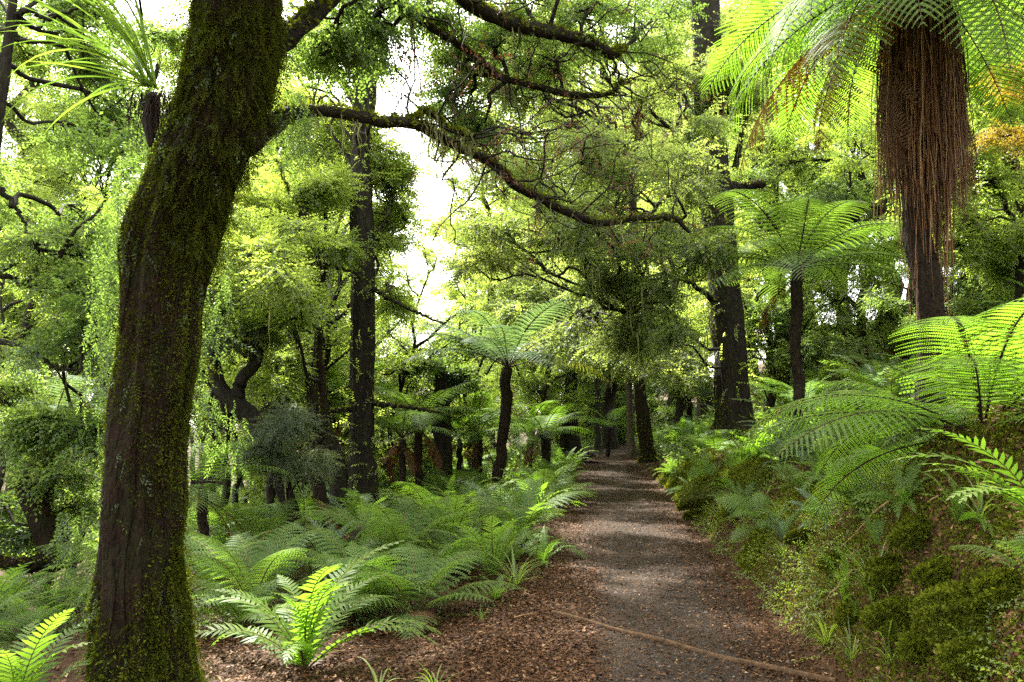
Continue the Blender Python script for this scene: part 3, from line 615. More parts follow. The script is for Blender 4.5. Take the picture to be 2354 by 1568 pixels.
# ------------------------------------------------------------------ named trees at the middle distance
def px_tree(name, label, rows, d, leaf, bark, boxes, tpls=SPRAY, sc=1.0, branches=(), moss=0, lichen=0, per=40, n_sub=12, flare=1.6, d1=None, tint=0.45, flute=0.1, droop=0.25, creeper=0, sides=22, hrows=None):
    d1 = d if d1 is None else d1
    P, R = trunk_from_px(rows, d, d1, (), 70)
    s = np.linspace(0, 1, 70); base = P[0]; gz = float(height(base[0], base[1]))
    R = R*(1 + (flare - 1)*np.exp(-np.clip(P[:, 2] - gz, 0, None)/0.22))
    t = thing(name, label, 'tree', (base[0], base[1], gz))
    g = Geo(); V = tube(g, P, R, sides, 0, rough=0.12, flute=flute, seed=int(rows[0][1])); world_children(t, g, 'trunk', bark)
    sk = [P]
    for b in branches:
        Q, r = px_limb(b, 40); Q = Q + rng.normal(0, 0.012, Q.shape); g = Geo(); Vb = tube(g, Q, r, 9, 0, rough=0.2, seed=int(b[0][0]))
        if moss: p, nr = surf_samples(Vb, 500); w = nr[:, 2] > 0; tuft(g, p[w], nr[w], 0.04, (0.3, 0.9), 1)
        world_children(t, g, 'branch', [bark, M['moss']]); sk.append(Q)
    if moss:
        g = Geo(); p, nr = surf_samples(V, moss); k = fbm(p[:, 0]*4 + p[:, 1]*3, p[:, 2]*2) + 0.5*np.abs(nr[:, 0]) > 0.2*rng.random(len(p)) + 0.1; tuft(g, p[k], nr[k], 0.05, (0.1, 0.8)); world_children(t, g, 'moss', M['moss'])
    if creeper:
        g = Geo(); p, nr = surf_samples(V[5:55], creeper); place(g, SPRAY[0], p, mats_from(norm(nr*0.8 + rng.normal(0, 0.4, p.shape) - UP*0.3), UP, rng.normal(0, 0.6, len(p))), rng.uniform(0.6, 1.3, len(p)), rng.uniform(0.4, 0.9, len(p))); world_children(t, g, 'creeping_leaves', M['leaf_yellow'])
    gl, gw, gh = Geo(), Geo(), Geo(); allp = np.vstack(sk)
    for (x0, y0, x1, y1, n, da, db, r) in boxes:
        i = 0
        while i < n:
            px, py = rng.uniform(x0, x1), rng.uniform(y0, y1); i += 1; dd = rng.uniform(da, db)
            if in_gap(px, py, 0.3*r*F/dd): continue
            c = at(px, py, dd)
            if c[2] < height(c[0], c[1]) + 0.3: continue
            dist = np.linalg.norm(allp - c, axis=1) + 1.2*np.clip(allp[:, 2] - c[2] + 0.1, 0, None)
            near = np.argsort(dist)[:max(1, int(len(allp)*0.12))]; a = allp[near[int(len(near)*rng.random()**1.5*0.999)]]
            lim = clump_leaves(gl, gw, c, r*rng.uniform(0.75, 1.25), a, tpls, n_sub, int(per*DENS), sc, tint, 0.013 + 0.006*np.linalg.norm(c - a), droop=droop)
            if lichen: hang(gh, np.vstack([lim[len(lim)//2:], c + rng.normal(0, r*0.6, (20, 3))*A(1, 1, 0.4)]), lichen, 0.1, 0.55, 0.017)
    if gw.n: world_children(t, gw, 'limbs', M['twig'])
    if gl.n: world_children(t, gl, 'crown', leaf)
    if gh.n: world_children(t, gh, 'lichen', M['lichen'])
    return t

px_tree('straight_tree', 'tall straight fissured trunk with a burl low on its right side and creepers', [(1235, 795, 885), (1190, 797, 872), (1110, 806, 868), (1000, 806, 860), (850, 806, 862), (700, 808, 862), (600, 808, 860), (500, 806, 856), (350, 808, 850), (150, 812, 846), (-100, 815, 840), (-450, 817, 834)], 13, M['leaf_yellow'], M['bark_dark'],
  [(640, 40, 900, 420, 13, 12.5, 15.5, 0.65), (860, 400, 985, 620, 9, 12, 15, 0.45), (700, 320, 900, 480, 5, 12.6, 14, 0.5), (860, 640, 960, 760, 3, 13, 15, 0.5), (480, -620, 1000, -150, 30, 9.5, 17, 1.0)], creeper=260, lichen=4,  # highest crown box: canopy added above the view to shade the near path
  branches=[[(840, 925, 13, 14), (930, 935, 12.6, 9), (1010, 948, 12.3, 5)], [(850, 660, 13, 12), (920, 700, 12.6, 8), (1020, 745, 12.3, 4)], [(820, 940, 13, 13), (765, 945, 12.7, 11), (715, 950, 12.5, 5)]], flute=0.25, moss=900)
px_tree('burl_tree', 'dark lumpy trunk hunched close behind the straight fissured trunk', [(1215, 755, 815), (1150, 762, 800), (1050, 745, 790), (980, 715, 760), (900, 705, 735), (800, 720, 737), (700, 728, 742), (600, 742, 752), (480, 745, 753)], 12.6, M['leaf_yellow'], M['bark_dark'],
  [(600, 420, 800, 720, 8, 11.5, 14, 0.5)], branches=[[(730, 950, 12.5, 22), (700, 850, 12.4, 16), (680, 760, 12.3, 14), (655, 650, 12.2, 13), (660, 560, 12.1, 20), (695, 495, 12, 22), (700, 470, 12, 10)], [(650, 610, 12.2, 14), (720, 605, 12.1, 10), (800, 622, 12, 7), (860, 660, 11.8, 3)], [(696, 490, 12, 8), (740, 560, 11.9, 6), (752, 620, 11.9, 4)], [(690, 480, 12, 9), (655, 420, 11.9, 6), (640, 370, 11.8, 4)]], moss=1200, lichen=4)
px_tree('forked_tree', 'forked mossy tree leaning left between the great trunk and the straight one', [(1235, 735, 775), (1150, 722, 752), (1050, 705, 735), (1000, 690, 715), (940, 665, 690), (860, 625, 645), (800, 600, 615), (700, 580, 592)], 12, M['leaf_yellow'], M['bark_mossy'],
  [(450, 480, 700, 760, 10, 9, 12, 0.5), (540, 820, 700, 880, 3, 11, 12.5, 0.4)], branches=[[(720, 1040, 12, 24), (745, 960, 12, 22), (735, 800, 12, 15), (745, 640, 12, 10)]], moss=1400, lichen=5)
px_tree('slanting_tree', 'slanting dark tree with two upright forks and grey drooping sprays', [(1250, 665, 705), (1200, 660, 695), (1120, 632, 668), (1050, 610, 645), (990, 575, 615), (940, 535, 580), (900, 495, 530), (850, 478, 508), (780, 480, 505), (700, 498, 515)], 10.5, M['leaf_blue'], M['bark_dark'],
  [(540, 930, 760, 1090, 6, 9.6, 11, 0.32), (450, 640, 560, 900, 3, 10, 11.5, 0.4)], tpls=NEEDLE, branches=[[(545, 950, 10.5, 34), (548, 890, 10.5, 30), (590, 820, 10.5, 27), (612, 740, 10.5, 20), (640, 640, 10.6, 12)]], per=30, droop=0.6, lichen=3)
px_tree('twisted_tree', 'twisted dark mossy tree crouching in the shade left of the great trunk', [(1310, 100, 175), (1260, 90, 150), (1190, 70, 120), (1120, 45, 85), (1060, 75, 105), (1020, 120, 150), (980, 160, 190), (930, 180, 205)], 8.6, M['leaf_green'], M['bark_mossy'],
  [(-60, 880, 230, 1010, 3, 7, 9, 0.35), (-80, 640, 240, 900, 4, 7.5, 10.5, 0.45), (-80, 1060, 60, 1250, 2, 7.5, 9, 0.3), (120, 1050, 220, 1230, 2, 8.5, 10, 0.3)], branches=[[(110, 1240, 8.6, 40), (105, 1150, 8.6, 34), (110, 1080, 8.6, 24), (125, 1020, 8.6, 16)], [(100, 1290, 8.5, 36), (60, 1300, 8.3, 34), (0, 1290, 8.2, 28), (-60, 1270, 8, 20)]], moss=3000, lichen=4)
px_tree('side_tree', 'thin-branched tree with airy leaves behind the great leaning trunk', [(1300, -110, -60), (1000, -90, -55), (700, -60, -30), (400, -30, -8), (100, 10, 28), (-150, 40, 50)], 8, M['leaf_green'], M['bark_dark'],
  [(-60, 230, 400, 640, 12, 7.5, 11.5, 0.5), (-60, -40, 420, 230, 8, 8, 12, 0.5), (150, 560, 260, 800, 4, 7, 9, 0.4)], branches=[[(-40, 620, 8, 22), (30, 640, 8, 10), (90, 668, 8, 8), (150, 672, 8, 5)], [(-60, 775, 8, 20), (60, 800, 7.8, 10), (120, 840, 7.6, 8), (190, 852, 7.5, 5)], [(-20, 420, 8, 18), (40, 480, 8, 9), (80, 560, 8, 7), (140, 590, 8, 4)], [(0, 150, 8, 18), (50, 30, 8, 14), (110, 42, 8, 10), (190, 15, 8, 6)]], lichen=3, per=34)
px_tree('mossy_tree', 'leaning mossy trunk standing right beside the far end of the path', [(1062, 1465, 1512), (1030, 1467, 1502), (980, 1462, 1497), (900, 1456, 1484), (800, 1452, 1476), (600, 1450, 1470), (400, 1440, 1458)], 21, M['leaf_olive'], M['bark_mossy'],
  [(1260, 620, 1620, 860, 20, 14, 22, 0.6), (1100, 560, 1350, 800, 14, 18, 25, 0.8)], moss=2200, lichen=6, sc=1.2, branches=[[(1470, 760, 21, 12), (1400, 745, 19, 9), (1330, 745, 18, 5)]])
px_tree('broad_tree', 'broad dark trunk rising from ferns on the bank right of the path', [(985, 1640, 1742), (945, 1648, 1728), (850, 1645, 1718), (750, 1635, 1712), (650, 1630, 1700), (550, 1618, 1690), (450, 1606, 1682), (330, 1600, 1670), (200, 1596, 1660), (0, 1590, 1650), (-200, 1590, 1640)], 14.5, M['leaf_olive'], M['bark_dark'],
  [(1030, 60, 1300, 330, 10, 11, 15, 0.65), (1130, 240, 1620, 520, 16, 10, 14.5, 0.6), (1570, 40, 1730, 330, 8, 13, 15, 0.55), (1080, 480, 1400, 640, 10, 11, 15, 0.5), (1400, 520, 1640, 860, 12, 10.5, 14, 0.5), (1480, 60, 1640, 260, 5, 12, 15, 0.6)],
  branches=[[(1670, 440, 14.5, 40), (1710, 430, 14.4, 24), (1755, 420, 14.3, 20)], [(1650, 310, 14.5, 24), (1560, 300, 13.5, 14), (1500, 345, 13, 9), (1450, 365, 12.7, 5)], [(1640, 370, 14.5, 30), (1580, 400, 14, 18), (1530, 450, 13.5, 14), (1490, 500, 13, 8)], [(1640, 690, 14.5, 14), (1560, 640, 13.5, 10), (1480, 700, 13, 9), (1440, 730, 12.8, 5)], [(1690, 390, 14.4, 14), (1700, 330, 14.3, 12), (1720, 260, 14.2, 8)]], moss=6000, lichen=16, creeper=120)
px_tree('grey_tree', 'pale grey-brown trunk on the slope behind the slim tree fern', [(900, 1765, 1815), (850, 1772, 1812), (760, 1780, 1815), (600, 1768, 1798), (400, 1755, 1785), (200, 1752, 1775), (0, 1750, 1765)], 18, M['leaf_green'], M['bark_dark'],
  [(1680, 300, 1980, 640, 16, 15, 19, 0.7), (1700, 560, 1990, 820, 10, 15, 18, 0.6)], branches=[[(1775, 430, 17.8, 22), (1800, 380, 17.4, 16), (1815, 330, 17, 18), (1810, 260, 17, 10)], [(1815, 375, 17, 10), (1880, 365, 16.5, 10), (1960, 382, 16, 6)]], lichen=4)
px_tree('slope_tree', 'slender forking tree with light leaves behind the skirted tree fern', [(840, 2330, 2370), (600, 2340, 2372), (450, 2335, 2360), (330, 2290, 2315), (240, 2255, 2275), (150, 2215, 2232), (60, 2190, 2202), (-60, 2180, 2188)], 11, M['leaf_yellow'], M['bark_dark'],
  [(2180, 0, 2420, 330, 16, 10, 13, 0.55), (2150, 330, 2420, 560, 9, 10, 13, 0.5), (2150, 480, 2420, 640, 8, 10.5, 13, 0.5)], branches=[[(2350, 470, 11, 20), (2330, 330, 11, 15), (2330, 150, 11, 12), (2325, -30, 11, 9)], [(2350, 600, 11, 14), (2290, 425, 10.6, 9), (2190, 420, 10.3, 4)]], lichen=3)
px_tree('golden_tree', 'yellow-leaved branches hanging in beside the skirted tree fern at the right edge', [(1000, 2520, 2560), (600, 2510, 2540), (300, 2500, 2525), (0, 2490, 2510)], 9, M['leaf_gold'], M['bark_dark'], [(2290, 150, 2430, 330, 5, 8.6, 9.4, 0.3)], tpls=SMALL, per=34)
px_tree('buttress_tree', 'dark trunk with spreading buttress roots at the far end of the path', [(1062, 1270, 1370), (1040, 1285, 1340), (1000, 1292, 1330), (950, 1296, 1326), (850, 1300, 1325), (650, 1302, 1322), (450, 1304, 1320)], 29, M['leaf_olive'], M['bark_dark'], [(1220, 600, 1420, 850, 12, 26, 31, 1.1)], sc=1.6, flute=0.35, flare=1.5, moss=0)
px_tree('slim_tree', 'slim bare trunk beyond the end of the path', [(1030, 1366, 1380), (950, 1367, 1379), (850, 1367, 1378), (600, 1368, 1377)], 36, M['leaf_green'], M['bark_dark'], [(1330, 560, 1460, 840, 8, 33, 38, 1.2)], sc=1.8)
px_tree('back_tree', 'dim trunk just behind the leaning mossy trunk by the path', [(1050, 1440, 1465), (1000, 1440, 1458), (900, 1438, 1453), (700, 1436, 1450)], 25, M['leaf_olive'], M['bark_grey'], [(1380, 640, 1520, 840, 8, 23, 27, 0.9)], sc=1.4)
px_tree('thick_stump_tree', 'thick dark trunk behind the row of slim fern stems', [(1155, 1000, 1045), (1100, 1003, 1040), (1000, 998, 1038), (930, 998, 1035), (860, 1003, 1028)], 17, M['leaf_green'], M['bark_dark'], [(950, 780, 1090, 880, 4, 16, 18, 0.4)], tpls=BIG, sc=0.8, flute=0.25)

# ------------------------------------------------------------------ tree ferns
FT = [frond_twice(1.0, 27, 0.25, 24, 0.75, 1.15, 0.03, tint=0.45, pw=0.0135, stemr=0.006, seed=1), frond_twice(1.0, 27, 0.24, 24, 0.95, 1.5, -0.05, tint=0.5, pw=0.0135, stemr=0.006, seed=2), frond_twice(1.0, 26, 0.25, 24, 0.55, 1.1, 0.06, tint=0.4, pw=0.0135, stemr=0.006, seed=3)]
def frond_meshes(mat, stem=None): return [f.mesh('tree_fern_frond', [M[mat], stem or M['stem_dark']]) for f in FT]
FD = [frond_twice(1.0, 34, 0.26, 30, e, b, w, tint=0.5, pw=0.0112, stemr=0.006, seed=20 + i, ragged=0.05) for i, (e, b, w) in enumerate(((0.8, 1.2, 0.03), (1.0, 1.5, -0.05), (0.5, 1.1, 0.06)))]
TF = {'dense': [f.mesh('tree_fern_frond', [M['fern_bright'], M['stem_dark']]) for f in FD], 'green': frond_meshes('fern'), 'bright': frond_meshes('fern_bright'), 'blue': frond_meshes('fern_blue'), 'gold': frond_meshes('fern_gold')}
DEAD = frond_twice(1.0, 24, 0.15, 10, -0.6, 0.9, 0.05, tint=0.5, pw=0.03, stemr=0.006, seed=9, ragged=0.4, droop=0.8).mesh('dead_frond', [M['fern_dead'], M['stem_dark']])

def tree_fern(label, base_px, top_px, d, w, kind, n, L, tilt=0.0, dead=3, group=None, name='tree_fern', rx=(0, 0), skirt=True, gold=(), lo=None, baseZ=None, d_top=None):
    b = at(*base_px, d); t = at(*top_px, d_top or d); gz = float(height(b[0], b[1])); b = A(b[0], b[1], min(gz, b[2]) - 0.1)
    o = thing(name, label, 'tree fern', (b[0], b[1], gz), 0, group)
    r = w/2/F*d; P = wobble(b, t, 24, 0.012); s = np.linspace(0, 1, 24)
    g = Geo(); V = tube(g, P, r*(1 + 0.25*np.exp(-s*12)), 14, 0, rough=0.12, flute=0.1, seed=int(base_px[0]))
    p, nr = surf_samples(V, int(170*np.linalg.norm(t - b))); tuft(g, p, nr, 0.038, (0.0, 0.6), 1, down=0.9, out=0.8)
    world_children(o, g, 'trunk', [M['bark_fern'], M['stem_dark']])
    loc = Vector(t) - Vector(o.location)
    for i in range(n):
        a = 6.283*i/n + rng.normal(0, 0.12); q = i % 3; mm = TF['gold'] if i in gold else TF[kind]
        obj('frond', mm[(i*2 + i//3) % 3], o, loc + Vector((0, 0, 0.02)), (rng.normal(0.12 if i % 2 else -0.12, 0.08) + rx[0] + (lo(a) if lo else 0), rx[1] + rng.normal(0, 0.06), a), L*rng.uniform(0.85, 1.1))
    for i in range(dead): obj('dead_frond', DEAD, o, loc - Vector((0, 0, 0.08)), (rng.normal(0, 0.15), 0, rng.uniform(0, 6.28)), L*rng.uniform(0.45, 0.7))
    return o
tree_fern('slim tree fern with silvery spreading fronds left of the path', (1145, 1150), (1168, 848), 16, 24, 'blue', 18, 2.25, dead=1, gold=(12, 13, 14))
tree_fern('dark-stemmed tree fern with dull green fronds on the bank below the broad trunk', (1838, 1070), (1830, 622), 11, 25, 'green', 20, 2.0, dead=1, rx=(-0.22, 0))
tree_fern('short tree fern with russet stem beside the far path', (1262, 1120), (1250, 1000), 19, 17, 'bright', 12, 1.5, dead=2)
tree_fern('tree fern with slim black stem, nearest the thick trunk left of the path', (963, 1160), (962, 975), 15.5, 18, 'green', 11, 1.7, dead=6)
tree_fern('tree fern with a thin stem and rusty dead fronds right of the burl', (926, 1165), (924, 1010), 15, 14, 'green', 9, 1.4, dead=7)
tree_fern('tree fern with a stout stem and yellow light behind the silvery one', (1098, 1140), (1100, 1000), 19, 20, 'bright', 13, 1.9, dead=3)
tree_fern('small bright tree fern behind the silvery tree fern, right side', (1215, 1110), (1218, 1010), 21, 16, 'bright', 12, 1.7, dead=3)
tree_fern('tree fern with a russet stem left of the silvery one', (1057, 1130), (1055, 1010), 18, 12, 'bright', 11, 1.6, dead=4)
tree_fern('low tree fern in bright shade behind the forked mossy tree', (760, 1140), (755, 930), 17, 14, 'bright', 13, 2.0, dead=4)
tree_fern('tree fern by the edge of the great trunk, its fronds low', (470, 1290), (465, 1130), 9.5, 22, 'bright', 11, 1.3, dead=2)
tree_fern('far tree fern arching beside the end of the path', (1395, 1040), (1400, 985), 33, 10, 'bright', 12, 1.8, dead=0)
tree_fern('dim tree fern arching over the slope past the leaning mossy trunk', (1580, 1010), (1585, 925), 23, 12, 'blue', 13, 2.0, dead=2)
tree_fern('tree fern with pale fronds low in the shade left of the great trunk', (120, 1230), (120, 990), 11, 18, 'blue', 12, 1.5, dead=2)

# the skirted tree fern
SK = tree_fern('tall tree fern with a long skirt of hanging brown dead stalks', (2140, 870), (2105, -70), 7.6, 60, 'dense', 28, 2.6, dead=0, rx=(-0.62, 0.0))
top = at(2105, -40, 7.6); gs = Geo()
for i in range(1300):
    a = rng.uniform(0, 6.283); q = rng.random()**0.6; L = float(np.clip(rng.normal(1.75, 0.36), 0.7, 2.19)) if rng.random() < 0.78 else rng.uniform(2.2, 3.2)
    d = A(math.cos(a), math.sin(a), 0); r0 = 0.13 + 0.10*q; r1 = (0.16 + 0.21*q)*(1.0 if L < 2.2 else 0.62); k = 7; z = np.linspace(0, 1, k)
    rr = r0 + (r1 - r0)*np.clip(z*2.2, 0, 1)**0.7 - 0.05*np.clip(z - 0.6, 0, 1)*(-0.6 if L < 2.2 else 3)
    c = top + d*rr[:, None] + np.stack([np.cumsum(rng.normal(0, 0.02, k)), np.cumsum(rng.normal(0, 0.02, k)), -L*z - rng.uniform(-0.1, 0.35)], 1)
    tube(gs, c, np.linspace(0.006, 0.0022, k)*rng.uniform(0.7, 1.3), 3, 0, rng.uniform(0, 1), cap=False)
world_children(SK, gs, 'dead_stalk_skirt', M['strand'])
for az, tl in ((2.6, -1.0), (2.95, -1.18), (3.3, -0.95), (3.7, -1.1), (2.2, -0.9), (4.2, -0.95)):
    obj('frond', TF['dense'][1], SK, Vector(top) - Vector(SK.location), (tl, 0, az), 2.6)
for k in range(5):
    a = rng.uniform(0, 6.283); obj('dead_frond', DEAD, SK, Vector(top) - Vector(SK.location) + Vector((-0.22*math.sin(a), 0.22*math.cos(a), -rng.uniform(0.1, 0.8))), (rng.uniform(-0.75, -0.5), 0, a), rng.uniform(1.0, 1.7))
DEADLONG = frond_twice(1.0, 26, 0.2, 18, 0.2, 1.0, 0.02, tint=0.5, pw=0.03, stemr=0.005, seed=12, ragged=0.25, droop=0.6).mesh('dead_frond', [M['fern_rust'], M['stem_dark']])
for az, L, tl in ((1.4, 2.7, -0.62), (1.85, 2.3, -0.8)):
    obj('dead_frond', DEADLONG, SK, Vector(top) - Vector(SK.location), (tl, 0, az), L)

# the foreground tree fern on the right
FG = tree_fern('bright low tree fern with a thick black trunk on the near bank', (2275, 1270), (2258, 1015), 5.0, 95, 'dense', 19, 1.6, dead=2, rx=(-0.04, 0), lo=lambda a: -0.5*math.exp(-((a - 0.55)/0.75)**2) + 0.12*math.exp(-((a - 5.6)/0.6)**2))
cf = at(2258, 1015, 5.0); gs = Geo()
for i in range(420):
    a = rng.uniform(0, 6.283); L = rng.uniform(0.2, 0.75); d = A(math.cos(a), math.sin(a), 0); k = 6; z = np.linspace(0, 1, k); rr = 0.11 + rng.uniform(0.0, 0.14)*z**0.7
    c = cf - UP*rng.uniform(-0.03, 0.2) + d*rr[:, None] + np.stack([0*z, 0*z, -L*z**1.3], 1) + np.cumsum(rng.normal(0, 0.01, (k, 3)), 0); tube(gs, c, np.linspace(0.007, 0.002, k), 3, 0, rng.uniform(0, 0.22), cap=False)
world_children(FG, gs, 'dead_stalk_skirt', M['strand'])
# golden leafed branch and a near frond at the right edge
# ------------------------------------------------------------------ ground ferns
def fern_kind(kinds, mats, n, seeds, **kw): return [frond_once(seed=s, **{**k, **kw}) for s, k in zip(seeds, kinds)]
ONCE = [frond_once(0.8, 24, 0.105, 1.25, 1.3, 0.04, seed=1, gap=0.72), frond_once(0.8, 23, 0.11, 1.05, 1.5, -0.06, seed=2, gap=0.72), frond_once(0.8, 24, 0.10, 0.8, 1.4, 0.05, seed=3, gap=0.72)]
SOFT = [frond_twice(0.8, 17, 0.21, 11, 1.0, 1.3, 0.04, pw=0.021, stemr=0.005, seed=5, s0=0.25), frond_twice(0.8, 17, 0.20, 11, 0.75, 1.2, -0.05, pw=0.021, stemr=0.005, seed=6, s0=0.25), frond_twice(0.8, 16, 0.21, 11, 1.2, 1.4, 0.03, pw=0.021, stemr=0.005, seed=7, s0=0.25)]
FM = {(k, m): [f.mesh('fern_frond', [M[m], M['stem']]) for f in src] for k, src in (('once', ONCE), ('soft', SOFT)) for m in ('fern', 'fern_bright', 'fern_blue', 'fern_dead')}
def fern(label, loc, kind='once', mat='fern', n=13, L=1.0, tilt=(0, 0), group=None, name='crown_fern', arc=None, dead=0, lift=0.0):
    o = thing(name, label, 'fern', loc, rng.uniform(0, 6.28) if arc is None else 0, group); o.rotation_euler[0], o.rotation_euler[1] = tilt
    for i in range(n):
        a = 6.283*i/n + rng.normal(0, 0.18) if arc is None else arc[0] + (arc[1] - arc[0])*(i + 0.5)/n + rng.normal(0, 0.08)
        obj('frond', FM[(kind, mat)][i % 3], o, (0, 0, 0), (lift + rng.normal(0.05, 0.16), rng.normal(0, 0.1), a), L*rng.uniform(0.75, 1.12))
    for i in range(dead): obj('dead_frond', FM[(kind, 'fern_dead')][2], o, (0, 0, 0), (-0.5, 0, rng.uniform(0, 6.28)), L*0.7)
    return o
fern('large sunlit fern fanning out on the brown litter beside the great trunk', ground(700, 1545), 'once', 'fern_bright', 17, 1.3, dead=1)
fern('upright pale green fern in the corner left of the great trunk', on(*at(35, 1600, 4.3)[:2]), 'once', 'fern_bright', 12, 1.05, lift=0.25)
fern('silvery fern with stiff fronds before the slanting tree', ground(755, 1345), 'once', 'fern_blue', 15, 0.95, lift=0.2)
fern('soft feathery fern with brown stems at the edge of the litter', ground(955, 1430), 'soft', 'fern', 15, 1.15, dead=2, name='soft_fern')
fern('wide crown fern in the middle of the fern bed', ground(1060, 1320), 'once', 'fern', 16, 1.2)
fern('small upright fern behind the soft feathery fern', ground(935, 1325), 'once', 'fern_bright', 9, 0.7, lift=0.4)
fern('small bright fern at the path edge by the moss patch', ground(1140, 1385), 'once', 'fern_bright', 9, 0.42)
fern('fresh green fern beside the strappy grass at the path edge', ground(1250, 1300), 'once', 'fern_bright', 10, 0.6)
fern('bright fern at the foot of the silvery tree fern', ground(1215, 1180), 'once', 'fern_bright', 13, 1.0)
fern('sunlit fern leaning over the left edge of the far path', ground(1290, 1095), 'once', 'fern_bright', 14, 1.1)
fern('dark crown fern below the two black fern stems', ground(1045, 1190), 'once', 'fern', 16, 1.3)
fern('broad sprawling fern between the silvery fern and the fern bed', ground(850, 1420), 'soft', 'fern_bright', 13, 1.05, name='soft_fern')
fern('low fern trailing from the litter at the sunlit fern', ground(560, 1450), 'soft', 'fern_bright', 11, 0.8, name='soft_fern')
fern('glossy fern arching down the bank below the broad trunk', ground(1700, 1010), 'once', 'fern', 17, 1.35)
fern('yellow-green fern cascading beside the leaning mossy trunk', ground(1580, 1030), 'once', 'fern_bright', 17, 1.35)
fern('small bright fern at the right edge of the far path', ground(1530, 1100), 'once', 'fern_bright', 11, 0.8)
fern('blue-green fern under the low tree fern on the bank', ground(1990, 1075), 'once', 'fern_blue', 13, 0.95)
fern('drooping fern on the bare red bank', ground(1900, 1110), 'once', 'fern', 11, 0.8)
fern('small pale fern in the lowest corner of the near bank', on(*at(2080, 1590, 4.0)[:2]), 'once', 'fern_bright', 8, 0.4)
fern('dark soft fern at the edge of the near bank', on(*at(2400, 1430, 3.6)[:2]), 'soft', 'fern', 8, 0.5, name='soft_fern')
fern('bright frond reaching in over the near bank', on(*at(2440, 1330, 3.5)[:2], 0.15), 'once', 'fern_bright', 6, 0.95, arc=(0.9, 2.2))
fern('small fern with one upright frond on the grassy bank', ground(2020, 1270), 'once', 'fern_bright', 4, 0.45, arc=(-1.2, 0.4))

# repeated ferns: whole-plant meshes, copied
def plant_mesh(src, mat, n, L, seed):
    r = np.random.default_rng(seed); G = Geo()
    for i in range(n):
        f = src[i % 3]; a = 6.283*i/n + r.normal(0, 0.2); tl = r.normal(0.02, 0.2); sc = L*r.uniform(0.7, 1.15)
        R = np.array(Matrix.Rotation(a, 3, 'Z') @ Matrix.Rotation(tl, 3, 'X')); o = G.n
        v = np.concatenate(f.v)@R.T*sc; G.v.append(v.astype(np.float32)); G.t.append(np.concatenate(f.t)); G.n += len(v)
        for k in (3, 4):
            if f.f[k]: G.f[k].append(np.concatenate(f.f[k]) + o); G.m[k].append(np.concatenate(f.m[k]))
    return G.mesh('fern_fronds', [M[mat], M['stem']])
PM = {'fern': [plant_mesh(ONCE, 'fern', 14, 1.0, 1), plant_mesh(ONCE, 'fern', 12, 1.0, 2)], 'bright': [plant_mesh(ONCE, 'fern_bright', 13, 1.0, 3), plant_mesh(SOFT, 'fern_bright', 11, 1.1, 4)],
      'blue': [plant_mesh(ONCE, 'fern_blue', 14, 1.0, 5)], 'soft': [plant_mesh(SOFT, 'fern', 12, 1.15, 6)], 'dead': [plant_mesh(ONCE, 'fern_dead', 9, 0.8, 7)]}
def scatter_ferns(n, box, kinds, label, group, lo, hi, mind=0.5, seed=0, test=None):
    r = np.random.default_rng(seed); pts = []; tries = 0
    while len(pts) < n and tries < n*30:
        tries += 1; u, y = r.uniform(box[0], box[1]), r.uniform(box[2], box[3]); x = u + float(pc(y))
        if test and not test(u, y, x): continue
        if any((x - a)**2 + (y - b)**2 < mind*mind for a, b in pts): continue
        pts.append((x, y)); k = kinds[r.integers(len(kinds))]; me = PM[k][r.integers(len(PM[k]))]
        e = 0.1; gx = float(height(x + e, y) - height(x - e, y))/(2*e)
        lb = label.format({'fern': 'mid green', 'bright': 'bright green', 'blue': 'blue-green', 'soft': 'feathery green', 'dead': 'withered brown'}[k])
        o = obj('ground_fern', me, None, on(x, y), (0, -math.atan(gx)*0.5, r.uniform(0, 6.28)), r.uniform(lo, hi)); tag(o, lb, 'fern', group)
scatter_ferns(48, (-6.5, -1.3, 6.8, 14), ['fern', 'bright', 'bright', 'fern', 'soft', 'bright', 'blue', 'fern', 'dead'], '{} fern in the fern bed left of the path', 'ferns of the bed left of the path', 0.85, 1.45, 0.66, 1, lambda u, y, x: y > 7.2 or u < -2.2)
scatter_ferns(45, (-9, -1.15, 14, 30), ['fern', 'bright', 'soft'], '{} fern under the trees past the fern bed', 'ferns under the far trees left', 0.9, 1.5, 0.8, 2)
scatter_ferns(26, (-9, -4.6, 4.6, 8), ['fern', 'soft', 'bright'], '{} fern in the shade beyond the great trunk', 'ferns beyond the great trunk', 0.7, 1.1, 0.6, 3)
scatter_ferns(75, (1.9, 7, 8, 24), ['fern', 'bright', 'blue', 'fern', 'dead'], '{} fern on the slope right of the path', 'ferns of the right slope', 0.9, 1.6, 0.7, 4)
scatter_ferns(22, (1.15, 2.2, 13, 34), ['fern', 'bright'], '{} fern at the foot of the right bank', 'ferns along the right path edge', 0.6, 1.1, 0.7, 5)
scatter_ferns(34, (3.0, 9, 5.5, 11), ['fern', 'bright', 'fern'], '{} fern on the upper slope behind the skirted tree fern', 'ferns of the upper near slope', 0.8, 1.3, 0.6, 6)
scatter_ferns(20, (-2.2, -1.0, 15, 34), ['bright', 'fern'], '{} fern along the left edge of the far path', 'ferns along the left path edge', 0.6, 1.0, 0.7, 7)

scatter_ferns(24, (-4, 4, 45, 54), ['fern', 'bright'], '{} fern closing the far end of the path', 'ferns at the end of the path', 1.2, 2.0, 0.9, 9)
scatter_ferns(34, (1.1, 2.6, 3.9, 12), ['fern', 'bright', 'blue', 'bright'], 'small {} fern rooted on the mossy cut bank', 'small ferns on the cut bank', 0.3, 0.65, 0.33, 8)
